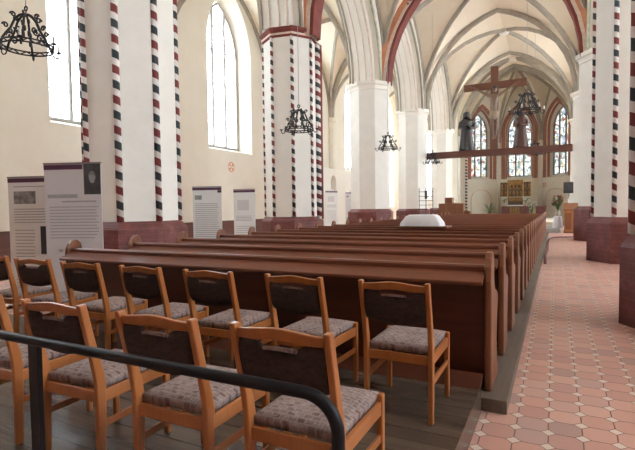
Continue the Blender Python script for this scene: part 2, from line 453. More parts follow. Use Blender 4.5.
# north aisle wall (left)
NB = YS + [48.0]
wins_n = {}
mb = MB()
fnN = lambda s, z, d: (NW - d, s, z)
for i in range(len(NB) - 1):
    y0, y1 = NB[i], NB[i + 1]; c = (y0 + y1) / 2 + (.5 if i < 4 else 0)
    sill = 1.5 if i == 5 else 4.35  # last bay: sunlit patch below the window imitated by a lowered sill
    win = (c, 1.75, 1.42, sill, 9.2, 3.2)
    wall_piece(mb, fnN, y0, y1, 14.0, win); wins_n[i] = win
wall_piece(mb, fnN, -9, YS[0], 14.0)
wn_ = struct(mb.build('wall_north', PLASTER))
for i, w in wins_n.items():
    if i >= 0: window(fnN, w)
# east wall of the north aisle
mb = MB(); fnE = lambda s, z, d: (s, 48.0 + d, z)
we = (-11.4, 1.4, 1.1, 2.2, 7.6, 2.6)
wall_piece(mb, fnE, -15.3, -7.8, 14.0, we); struct(mb.build('wall_east_aisle', PLASTER)); window(fnE, we)
# south aisle wall (behind the right-hand pillars)
mb = MB(); fnS = lambda s, z, d: (SW + d, s, z); ws = []
for i in range(len(NB) - 1):
    y0, y1 = NB[i], NB[i + 1]; c = (y0 + y1) / 2
    win = (c, 2.1 if i < 3 else 2.7, 1.9 if i < 3 else 2.6, 2.6 if i < 3 else 1.8, 9.0, 2.9)  # unseen windows, widened in the eastern bays to light the apse
    if win: ws.append(win)
    wall_piece(mb, fnS, y0, y1, 14.0, win)
wall_piece(mb, fnS, -9, YS[0], 14.0)
struct(mb.build('wall_south', PLASTER))
for w in ws: window(fnS, w)
mb = MB(); wall_piece(mb, fnE, 1.6, 8.9, 14.0); struct(mb.build('wall_south_east', PLASTER))
# west wall behind the camera, darkened to cut back light; window added for glow
mb = MB(); fnW = lambda s, z, d: (s, -8.0 - d, z); ww = (-3.2, 0.9, 0.7, 7.0, 10.0, 1.5)
wall_piece(mb, fnW, -15.3, 8.9, 14.6, ww); struct(mb.build('wall_west', WAINS)); window(fnW, ww)

# apse
AX, AY, AR = -3.15, 45.0, 4.6
hs = AR * math.tan(PI / 8)
verts = [(-AR, -hs), (-AR, hs), (-hs, AR), (hs, AR), (AR, hs), (AR, -hs)]
verts = [(AX + x, AY + y) for x, y in verts]
def facet_fn(a, b):
    a = Vector((a[0], a[1], 0)); b = Vector((b[0], b[1], 0)); t = (b - a).normalized(); nrm = Vector((-t.y, t.x, 0))   # outward
    return (lambda s, z, d: tuple(a + t * s + nrm * d + Vector((0, 0, z)))), (b - a).length
mb = MB(); apse_w = []
for i in range(5):
    fn, L = facet_fn(verts[i], verts[i + 1])
    win = (L / 2, 1.28, 1.05, 4.05, 8.6, 2.3) if i in (1, 2, 3) else None
    wall_piece(mb, fn, -0.0, L, 14.6, win, 0.8)
    if win: apse_w.append((fn, win))
# straight chancel walls
fl = lambda s, z, d: (AX - AR - d, s, z)
cw = (41.3, 1.3, 1.2, 1.9, 8.6, 2.4)
wall_piece(mb, fl, 39.4, AY - hs + .02, 14.6, cw, 0.8)
fr_ = lambda s, z, d: (AX + AR + d, s, z)
cs = (41.25, 1.78, 1.75, 0.9, 10.2, 3.0)  # unseen window added to brighten the chancel
wall_piece(mb, fr_, 39.4, AY - hs + .02, 14.6, cs, 0.8)
apse = struct(mb.build('wall_apse', PLASTER))
for fn, win in apse_w:
    window(fn, win, 0.8, 3, STAIN, True, 0.7)
window(fl, cw, 0.8, 1, GLASS)
window(fr_, cs, 0.8, 3, GLASS)
# brick surrounds of the apse windows
for k, (fn, win) in enumerate(apse_w):
    mb = MB(); sc, hi, ho, sill, spr, rise = win
    for (ha, hb, d0, d1) in ((hi + 0.34, hi, -0.06, 0.02), (hi + 0.02, hi - 0.14, 0.1, 0.3)):
        o1 = outline(ha, sill - 0.0, spr, rise + (ha - hi) * 1.15)[1:]; o2 = outline(hb, sill - 0.0, spr, rise + (hb - hi) * 1.1)[1:]
        o1 = o1 + [(-ha, sill)]; o2 = o2 + [(-hb, sill)]
        n = len(o1)
        vs = [fn(sc + s, z, d0) for s, z in o1] + [fn(sc + s, z, d0) for s, z in o2] + [fn(sc + s, z, d1) for s, z in o1] + [fn(sc + s, z, d1) for s, z in o2]
        fs = []
        for i in range(n - 1):
            fs += [(i, i + 1, n + i + 1, n + i), (2 * n + i, 2 * n + i + 1, i + 1, i), (n + i, n + i + 1, 3 * n + i + 1, 3 * n + i)]
        mb.add(vs, fs)
    struct(mb.build('trim_%d' % (20 + k), BRICKJ))

# wainscot along the north wall
mb = MB().box(NW, NW + 0.06, -9, 28.0, 0.0, 0.86).box(NW, NW + 0.10, -9, 28.0, 0.86, 0.93)
struct(mb.build('baseboard_north', WAINS))
# thick low wall with two niches below the windows of the north aisle
mb = MB(); fnL = lambda s, z, d: (NW + 0.5 - d, s, z)
wall_piece(mb, fnL, 28.0, 31.2, 4.2, (30.0, 0.45, 0.45, 2.6, 3.25, 0.5), 0.42)
wall_piece(mb, fnL, 31.2, 36.0, 4.2, (33.6, 0.9, 0.9, 2.6, 3.0, 0.75), 0.42)
mb.box(NW + 0.001, NW + 0.06, 28.0, 36.0, 0, 4.15)
struct(mb.build('wall_niche', PLASTER_W))
# respond shafts on the north wall
mb = MB()
for y in YS[1:]:
    mb.lathe([(0.3, 3.2), (0.3, 7.5), (0.36, 7.6), (0.36, 7.85)], 8, (NW + 0.1, y, 0), smooth=False)
struct(mb.build('trim_1', PLASTER))

# ------------------------------------------------------------------ arcades
def arcade(name, xa, xb, capz):
    """wall between xa and xb standing on the capitals, pierced by one pointed arch per bay; two orders"""
    mb = MB()
    xc = (xa + xb) / 2
    for i in range(len(YS) - 1):
        y0, y1 = YS[i], YS[i + 1]; c = (y0 + y1) / 2
        H = (y1 - y0) / 2
        z0 = max(capz[i], capz[i + 1]) if i < 2 else min(capz[i], capz[i + 1])
        for order, (x0, x1, inset) in enumerate(((xa, xb, 0.62), (xc - 0.5, xc + 0.5, 0.98))):
            h = H - inset; rise = h * 1.42
            n = 14; a = arc_pts(h, rise, n)
            def fn(s, z, d): return (x0 + (x1 - x0) * d, c + s, z)
            zt = 14.3 if order == 0 else None
            if order == 0:
                for d in (0, 1):
                    for j in range(len(a) - 1):
                        (sa, za), (sb, zb) = a[j], a[j + 1]
                        e = H if sa > 0 else -H
                        mb.add([fn(sa, z0 + za, d), fn(e, z0 + za, d), fn(e, z0 + zb, d), fn(sb, z0 + zb, d)], [(0, 1, 2, 3)])
                    mb.add([fn(-H, z0 + rise, d), fn(H, z0 + rise, d), fn(H, zt, d), fn(-H, zt, d)], [(0, 1, 2, 3)])
            else:
                b = arc_pts(H - 0.60, (H - 0.60) * 1.42, n)
                for d in (0, 1):
                    vs = [fn(s, z0 + z, d) for s, z in a] + [fn(s, z0 + z, d) for s, z in b]
                    m = len(a)
                    mb.add(vs, [(j, j + 1, m + j + 1, m + j) for j in range(m - 1)])
            vs = [fn(s, z0 + z, 0) for s, z in a] + [fn(s, z0 + z, 1) for s, z in a]
            m = len(a)
            mb.add(vs, [(j, j + 1, m + j + 1, m + j) for j in range(m - 1)], True)
            # undersides at the springing
            for sgn in (-1, 1):
                mb.add([fn(sgn * h, z0, 0), fn(sgn * H, z0, 0), fn(sgn * H, z0, 1), fn(sgn * h, z0, 1)], [(0, 1, 2, 3)])
    return struct(mb.build(name, PLASTER_W))
CAPN = [7.3, 7.54, 7.54, 7.6, 7.6, 7.6]
CAPS = [9.5, 9.5, 9.5, 7.55, 7.65, 7.6]
arcade('wall_north_arcade', NX - 0.8, NX + 0.8, CAPN)
arcade('wall_south_arcade', SX - 0.8, SX + 0.8, CAPS)
# thin painted roll on the edge of the arcade arches
def arch_line(name, x, i, inset, r, mat, capz):
    y0, y1 = YS[i], YS[i + 1]; c = (y0 + y1) / 2; h = (y1 - y0) / 2 - inset
    mb = MB().tube([(x, c + s, capz + z) for s, z in arc_pts(h, h * 1.42, 14)], r, 6)
    return struct(mb.build(name, mat))
def soffit_line(k, x, i, inset, r, mat, capz):
    arch_line('trim_%d' % k, x, i, inset, r, mat, capz)
for i in (1, 2, 3, 4):
    z0_ = min(CAPN[i], CAPN[i + 1])
    for q, (xx, ins, rr, mt) in enumerate(((NX - .5, .985, .05, RIB), (NX + .18, .985, .022, PINKP), (NX - .18, .985, .022, PINKP), (NX - .8, .61, .06, RIB))):
        soffit_line(40 + 5 * i + q, xx, i, ins, rr, mt, z0_)
    z0 = min(CAPN[i], CAPN[i + 1])
    arch_line('trim_%d' % (30 + 2 * i), NX + 0.5, i, 0.99, 0.05, PINKP, z0)
    arch_line('trim_%d' % (31 + 2 * i), NX + 0.8, i, 0.60, 0.07, GREENP if i == 2 else RIB, z0)

for i in (1, 2):
    arch_line('trim_%d' % (70 + i), SX - 0.8, i, 0.60, 0.07, GREENP, CAPS[3])
# ------------------------------------------------------------------ pillars
ROT8 = math.radians(22.5 + 11)
ROTR = math.radians(22.5 - 13)
def octa(R, z0, z1, rot=ROT8, R2=None):
    return MB().lathe([(R, z0), (R2 or R, z1)], 8, (0, 0, 0), smooth=False, rot=rot)
CR = 1.0 / math.cos(PI / 8)     # circumradius of an octagon two metres across
def pillar(x, y, capz, basez, rope, label, group, capband=False, across=1.0, base_out=0.17, cap=True):
    p = empty('pillar', (x, y, 0))
    tag(p, label, 'pillar', group, 'thing')
    R = CR * across; rot = ROT8 if x < 0 else ROTR
    b = MB().lathe([(R + base_out, 0), (R + base_out, basez - 0.16), (R + base_out - 0.02, basez - 0.12), (R + 0.01, basez)], 8, smooth=False, rot=rot)
    b.build('base', BASER, p)
    octa(R, basez, capz if cap else 14.0, rot).build('shaft', STONE, p)
    if cap:
        if capband:
            c = MB().lathe([(R + .02, capz - 0.22), (R + .05, capz - 0.20), (R + .05, capz - .04), (R + .09, capz), (R + .09, capz + 0.1)], 8, smooth=False, rot=rot)
            cc = c.build('capital', DARKRED, p)
            MB().lathe([(R + .058, capz - 0.15), (R + .062, capz - 0.09)], 8, smooth=False, rot=rot).build('painted_band', PINKP, cc)
        else:
            c = MB().lathe([(R + .01, capz - 0.30), (R + .05, capz - 0.26), (R + .03, capz - 0.2), (R + .06, capz - 0.1), (R + .16, capz - .05), (R + .16, capz + 0.1)], 8, smooth=False, rot=rot)
            c.build('capital', PLASTER_W, p)
    if rope:
        for k in range(8):
            a = rot + 2 * PI * k / 8
            top = (capz - 0.2) if cap else 14.0
            MB().tube([(0, 0, basez), (0, 0, top)], rope, 10).build('rope_moulding', ROPE, p, loc=((R - .02) * math.cos(a), (R - .02) * math.sin(a), 0))
    return p
GN, GS = 'pillars on the left of the nave', 'pillars on the right of the aisle'
pillar(NX, 7.5, 7.45, 1.27, 0.07, 'cream octagonal pillar with red and black striped edges beside the grey portrait banner', GN, across=.93)
P2 = pillar(NX, 14.6, 7.45, 1.2, 0.06, 'striped cream pillar with dark red capital band, behind the second hanging candle crown', GN, capband=True, across=.88)
for (nm, ang, off, rr, mt) in (('red_shaft', ROT8, 0.05, 0.13, DARKRED), ('rope_moulding', ROT8 - .22, 0.0, 0.075, ROPE), ('rope_moulding', ROT8 - .11, 0.03, 0.075, ROPE)):
    R = CR * .88 + off
    MB().tube([(0, 0, 1.1), (0, 0, 7.25)], rr, 10).build(nm, mt, P2, loc=(R * math.cos(ang), R * math.sin(ang), 0))
pillar(NX, 22.6, 7.5, 1.4, 0, 'plain white pillar at the left foot of the red and orange arch', GN, across=0.93)
pillar(NX, 30.6, 7.6, 1.35, 0, 'plain white pillar at the left end of the crucifix beam', GN, across=0.9)
pillar(NX, 39.4, 7.6, 1.35, 0, 'plain white pillar next to the chancel wall, farthest on the left', GN, across=0.85)
pillar(SX, 7.15, 9.5, 1.13, 0.066, 'striped pillar on a purple brick base cut by the right picture edge', GS, cap=False, base_out=.13)
pillar(SX, 14.75, 9.5, 1.17, 0.062, 'bluish white pillar with checked edges on a red base, second along the aisle', GS, cap=False, base_out=.13, across=.97)
pillar(SX, 22.7, 7.55, 1.42, 0, 'white pillar on a purple base beside the wooden lectern', GS, across=1.0)
pillar(SX, 30.6, 7.65, 1.42, 0, 'white pillar behind the black loudspeaker at the right end of the beam', GS, across=1.0)
pillar(SX, 39.4, 7.6, 1.42, 0, 'farthest white pillar on the right, at the apse', GS, across=.9)

# red, white and black striped wall shaft on the nave side of the second pillar
mb = MB()
# ------------------------------------------------------------------ vaults
def gshape(t, k=1.31):
    """height fraction of a pointed arch, t = |distance from middle| 0..1"""
    R = (1 + k * k) / 2
    return math.sqrt(max(0.0, R * R - (t - (1 - R)) ** 2)) / k
US = [math.sin(PI / 2 * i / 9) for i in range(10)]
US = [-u for u in reversed(US[1:])] + US
def vault(name, x0, x1, y0, y1, spr, rise, mat=VAULT, dome=0.25):
    mb = MB(); n = len(US); cx, cy = (x0 + x1) / 2, (y0 + y1) / 2; hx, hy = (x1 - x0) / 2, (y1 - y0) / 2
    vs = []
    for u in US:
        for v in US:
            z = spr + rise * gshape(min(abs(u), abs(v))) + dome * (1 - u * u) * (1 - v * v)
            vs.append((cx + u * hx, cy + v * hy, z))
    fs = []
    for i in range(n - 1):
        for j in range(n - 1):
            a, b, c, d = i * n + j, (i + 1) * n + j, (i + 1) * n + j + 1, i * n + j + 1
            if (US[i] + US[i + 1]) * (US[j] + US[j + 1]) > 0: fs += [(a, b, c), (a, c, d)]
            else: fs += [(a, b, d), (b, c, d)]
    mb.add(vs, fs)
    o = mb.build(name, mat, recalc=False)
    md = o.modifiers.new('thick', 'SOLIDIFY'); md.thickness = 0.15; md.offset = 1.0
    return struct(o)
TRIM = [100]
def rib(pts, w, h, lat, mat=RIB):
    k = len(pts) // 2; t = Vector(pts[k]) - Vector(pts[k - 1]); lat = Vector(lat)
    if t.cross(lat).z > 0: lat = -lat
    TRIM[0] += 1
    return struct(MB().sweep(pts, w, h, lat).build('trim_%d' % TRIM[0], mat))
def diag_ribs(x0, x1, y0, y1, spr, rise, w=0.19, h=0.24, dome=0.25):
    cx, cy = (x0 + x1) / 2, (y0 + y1) / 2; hx, hy = (x1 - x0) / 2, (y1 - y0) / 2
    for sgn in (1, -1):
        pts = []
        for u in US:
            z = spr + rise * gshape(abs(u)) + dome * (1 - u * u) ** 2
            pts.append((cx + u * hx, cy + sgn * u * hy, z + 0.04))
        lat = Vector((-sgn * hy, hx, 0))
        # orient so that the bar hangs inward
        t = Vector((hx, sgn * hy, 0)); up = t.cross(lat)
        if up.z > 0: lat = -lat
        rib(pts, w, h, lat)
    TRIM[0] += 1
    zb = spr + rise + dome
    mb = MB().lathe([(0.10, -0.36), (0.30, -0.33), (0.34, -0.2), (0.3, 0.0)], 12, (cx, cy, zb))
    struct(mb.build('trim_%d' % TRIM[0], PLASTER_W))
def trans_arch(x0, x1, y, spr, rise, w, h, mat=RIB):
    cx = (x0 + x1) / 2; hx = (x1 - x0) / 2
    pts = [(cx + u * hx, y, spr + rise * gshape(abs(u)) + 0.04) for u in US]
    rib(pts, w, h, (0, 1, 0), mat)
def wall_rib(x, y0, y1, spr, rise, side, w=0.2, h=0.22, mat=RIB):
    cy = (y0 + y1) / 2; hy = (y1 - y0) / 2
    pts = [(x, cy + u * hy, spr + rise * gshape(abs(u)) + 0.04) for u in US]
    rib(pts, w, h, (-1, 0, 0), mat)

for i in range(len(YS) - 1):
    y0, y1 = YS[i], YS[i + 1]
    vault('ceiling_nave_%d' % (i + 1), NF - .3, SF + .3, y0, y1, SPR, RISE)
    diag_ribs(NF - .3, SF + .3, y0, y1, SPR, RISE)
    for x in (NF, SF): wall_rib(x, y0, y1, SPR, RISE, 1)
    vault('ceiling_north_aisle_%d' % (i + 1), NW, NX - 0.8, y0, y1, 7.8, 5.0)
    diag_ribs(NW, NX - 0.8, y0, y1, 7.8, 5.0, 0.2, 0.22)
    wall_rib(NW, y0, y1, 7.8, 5.0, 1)
    trans_arch(NW, NX - 0.8, y1, 7.8, 5.0, 0.35, 0.3)
    vault('ceiling_south_aisle_%d' % (i + 1), SX + 0.8, SW, y0, y1, 7.8, 5.0)
vault('ceiling_west', NW - .5, SW + .5, -9, YS[0], 13.6, 0.4)
vault('ceiling_north_aisle_6', NW, NX - 0.8, 39.4, 48, 7.8, 5.0)
diag_ribs(NW, NX - 0.8, 39.4, 48, 7.8, 5.0, 0.2, 0.22)
vault('ceiling_south_aisle_6', SX + 0.8, SW, 39.4, 48, 7.8, 5.0)
vault('ceiling_chancel', AX - AR, AX + AR, 39.4, AY - hs, SPR, RISE, dome=0.1)
diag_ribs(AX - AR, AX + AR, 39.4, AY - hs, SPR, RISE, dome=0.1)
for y in (30.6, 39.4): trans_arch(NF, SF, y, SPR, RISE, 0.24, 0.26)
trans_arch(AX - AR, AX + AR, AY - hs, SPR, RISE, 0.24, 0.26)
# painted transverse arches: dark red arris, dotted cream, orange and pink rings
def painted_arch(y, z0):
    hx = (SF - NF) / 2
    def ring(off0, off1, d0, d1, mat):
        a = [(CX + u * (hx - off0), z0 + (RISE + 0.05 - off0) * gshape(abs(u))) for u in US]
        b = [(CX + u * (hx - off1), z0 + (RISE + 0.05 - off1) * gshape(abs(u))) for u in US]
        n = len(US)
        vs = [(x, y + d0, z) for x, z in a] + [(x, y + d0, z) for x, z in b] + [(x, y + d1, z) for x, z in a] + [(x, y + d1, z) for x, z in b]
        fs = []
        for i in range(n - 1):
            fs += [(i, i + 1, n + i + 1, n + i), (n + i, n + i + 1, 3 * n + i + 1, 3 * n + i), (3 * n + i, 3 * n + i + 1, 2 * n + i + 1, 2 * n + i), (2 * n + i, 2 * n + i + 1, i + 1, i)]
        TRIM[0] += 1
        struct(MB().add(vs, fs).build('trim_%d' % TRIM[0], mat))
    ring(-0.9, -0.02, -0.40, 0.4, PINKP)
    ring(-0.24, 0.03, -0.44, -0.2, ORANGE)
    ring(0.02, 0.17, -0.40, 0.25, PINKP)
    ring(0.16, 0.30, -0.38, 0.22, DARKRED)
    # painted black dots next to the dark red edge
    mb = MB()
    for i in range(9, 60):
        t = -0.97 + 1.94 * i / 69
        for off in (0.09,):
            x = CX + t * (hx - off); z = z0 + (RISE + 0.05 - off) * gshape(abs(t))
            mb.lathe([(0.05, 0), (0.05, 0.012)], 6, (0, 0, 0))
            M = Matrix.Translation((x, y - 0.41, z)) @ Matrix.Rotation(PI / 2, 4, 'X')
            k = 12
            for q in range(len(mb.v) - k, len(mb.v)): mb.v[q] = tuple(M @ Vector(mb.v[q]))
    TRIM[0] += 1
    struct(mb.build('trim_%d' % TRIM[0], BLACKP))
painted_arch(22.6, 7.5)
painted_arch(14.6, 7.3)
painted_arch(7.2, 7.3)

# apse vault
def apse_vault():
    mb = MB(); B = Vector((AX, AY)); allv = verts
    n = 9
    for i in range(5):
        a = Vector(verts[i]); b = Vector(verts[i + 1])
        rows = 10; prev = None
        grid = []
        for r in range(rows + 1):
            s = math.sin(PI / 2 * r / rows)    # 0 wall .. 1 boss
            s = 1 - math.cos(PI / 2 * r / rows)
            row = []
            for u in US:
                p = a.lerp(b, (u + 1) / 2).lerp(B, s)
                z = SPR + RISE * gshape(min(abs(u), 1 - s)) + 0.3 * s * s
                row.append((p.x, p.y, z))
            grid.append(row)
        m = len(US); vs = [q for row in grid for q in row]
        fs = []
        for r in range(rows):
            for j in range(m - 1):
                k = r * m + j
                fs.append((k, k + 1, k + m + 1, k + m))
        mb.add(vs, fs)
    # western web
    a = Vector(verts[5]); b = Vector(verts[0]); rows = 10; grid = []
    for r in range(rows + 1):
        s = r / rows
        grid.append([((a.lerp(b, (u + 1) / 2).lerp(B, s)).x, (a.lerp(b, (u + 1) / 2).lerp(B, s)).y, SPR + RISE * gshape(abs(u) * (1 - s)) * (1.0) + 0.3 * s * s if True else 0) for u in US])
    m = len(US); vs = [q for row in grid for q in row]
    mb.add(vs, [(r * m + j, r * m + j + 1, (r + 1) * m + j + 1, (r + 1) * m + j) for r in range(rows) for j in range(m - 1)])
    struct(mb.build('ceiling_apse', VAULT))
    for v in verts:
        v = Vector(v); pts = []
        for i in range(11):
            s = 1 - math.cos(PI / 2 * i / 10)
            p = v.lerp(B, s); pts.append((p.x, p.y, SPR + RISE * gshape(1 - s) + 0.3 * s * s + 0.03))
        d = (B - v).normalized(); lat = Vector((-d.y, d.x, 0)); t = Vector((d.x, d.y, 0))
        if t.cross(lat).z > 0: lat = -lat
        rib(pts, 0.24, 0.26, lat)
    for i in range(5):
        a = Vector(verts[i]); b = Vector(verts[i + 1])
        pts = []
        for u in US:
            p = a.lerp(b, (u + 1) / 2); pts.append((p.x, p.y, SPR + RISE * gshape(abs(u)) + 0.03))
        d = (b - a).normalized(); lat = Vector((-d.y, d.x, 0)); t = Vector((d.x, d.y, 0))
        if t.cross(lat).z > 0: lat = -lat
        rib(pts, 0.2, 0.24, lat)
apse_vault()
# striped and plain shafts in the corners of the apse
for i, v in enumerate(verts):
    TRIM[0] += 1
    dx, dy = AX - v[0], AY - v[1]; L = math.hypot(dx, dy)
    o = MB().tube([(0, 0, 0.4), (0, 0, 7.7)], 0.15, 10).build('trim_%d' % TRIM[0], ROPE if i in (1, 4) else STONE, loc=(v[0] + dx / L * .05, v[1] + dy / L * .05, 0))
    struct(o)

# small painted marks on walls
def cross_roundel(parent, fn, name='consecration_cross', r=0.26):
    mb = MB(); n = 20
    a = [(r * math.cos(2 * PI * i / n), r * math.sin(2 * PI * i / n)) for i in range(n)]
    b = [(x * .82, z * .82) for x, z in a]
    vs = [fn(x, z, 0.006) for x, z in a] + [fn(x, z, 0.006) for x, z in b]
    mb.add(vs, [(i, (i + 1) % n, n + (i + 1) % n, n + i) for i in range(n)])
    for q in range(4):
        t = PI / 4 + q * PI / 2
        p = [(0, 0)] + [(r * .8 * math.cos(t + e), r * .8 * math.sin(t + e)) for e in (-.38, 0, .38)]
        mb.add([fn(x, z, 0.006) for x, z in p], [(0, 1, 2, 3)])
    return mb.build(name, ORANGE, parent, recalc=False)
cross_roundel(wn_, lambda s, z, d: (NW + d, 19.0 + s, 3.58 + z))
fA, LA = facet_fn(verts[3], verts[4])
cross_roundel(apse, lambda s, z, d: fA(0.45 + s, 3.35 + z, -d), r=0.24)
# blind arches on the apse wall
fB, LB = facet_fn(verts[1], verts[2])
for fn, L in ((fB, LB), (fA, LA)):
    TRIM[0] += 1
    mb = MB().tube([fn(L / 2 - 0.1 + s, 2.05 + z, -0.02) for s, z in [(1.15, -1.6)] + arc_pts(1.15, 0.95, 8) + [(-1.15, -1.6)]], 0.06, 6)
    struct(mb.build('trim_%d' % TRIM[0], PINKP))

# ------------------------------------------------------------------ pews
def make_pew():
    root = empty('pew')
    W0, W1 = -5.3, -0.42
    # end panel profile (y,z); y=0 back edge
    prof = [(0.0, 0.0), (0.46, 0.0), (0.46, 0.09), (0.40, 0.14), (0.37, 0.30), (0.40, 0.50), (0.46, 0.62), (0.45, 0.69), (0.38, 0.72), (0.27, 0.74),
            (0.20, 0.80), (0.175, 0.88), (0.185, 0.96), (0.17, 1.02), (0.12, 1.055), (0.06, 1.05), (0.015, 1.01), (-0.015, 0.95), (-0.03, 0.84), (0.0, 0.74)]
    for x0, x1 in ((W1 - 0.05, W1), (W0, W0 + 0.05)):
        MB().prism(prof, lambda u, v, w: (w, u, v), x0, x1).build('end_panel', PEWEND, root, bevel=0.012)
    # recessed back, its shade put into the dark wood tone
    b = MB(); a0, a1 = W0 + 0.05, W1 - 0.05
    bp = [(0.06, 0.06), (0.085, 0.06), (0.065, 0.90), (0.035, 0.90)]
    b.prism(bp, lambda u, v, w: (w, u, v), a0, a1)
    b.build('backrest', PEW_SHADED, root)
    lg = MB().prism([(0.045, 0.915), (0.06, 0.90), (-0.105, 0.826), (-0.13, 0.824), (-0.13, 0.850)], lambda u, v, w: (w, u, v), a0, a1)
    lg.build('book_ledge', PEWLEDGE, root, bevel=0.006)
    MB().prism([(0.03, 0.89), (0.09, 0.89), (0.095, 0.945), (0.08, 0.957), (0.045, 0.957), (0.03, 0.943)], lambda u, v, w: (w, u, v), a0, a1).build('cap_rail', PEWLEDGE, root)
    MB().box(a0, a1, 0.10, 0.44, 0.40, 0.435).build('seat', PEW_SHADED, root)
    MB().box(a0, a1, 0.30, 0.325, 0.09, 0.40).build('seat_riser', PEW_SHADED, root)
    MB().prism([(-0.26, 0.08), (-0.06, 0.13), (-0.06, 0.155), (-0.26, 0.105)], lambda u, v, w: (w, u, v), a0, a1).build('kneeler', PEW_SHADED, root)
    return root
ORD = ['first', 'second', 'third', 'fourth', 'fifth', 'sixth', 'seventh', 'eighth', 'ninth', 'tenth', 'eleventh', 'twelfth', 'thirteenth', 'fourteenth', 'fifteenth', 'sixteenth',
       'seventeenth', 'eighteenth', 'nineteenth', 'twentieth', 'twenty-first', 'twenty-second', 'twenty-third', 'twenty-fourth', 'twenty-fifth']
P0 = make_pew(); NP = 25
for k in range(NP):
    p = P0 if k == 0 else copy_tree(P0)
    p.location = (0, 3.69 + 0.9487 * k, 0.1)
    lab = {0: 'long dark brown wooden pew right in front of the chairs, its whole back showing', NP - 1: 'farthest wooden pew of the block, last before the chancel step'}.get(
        k, 'brown wooden pew in the %s row counted from the chairs' % ORD[k])
    tag(p, lab, 'pew', 'pews along the nave')

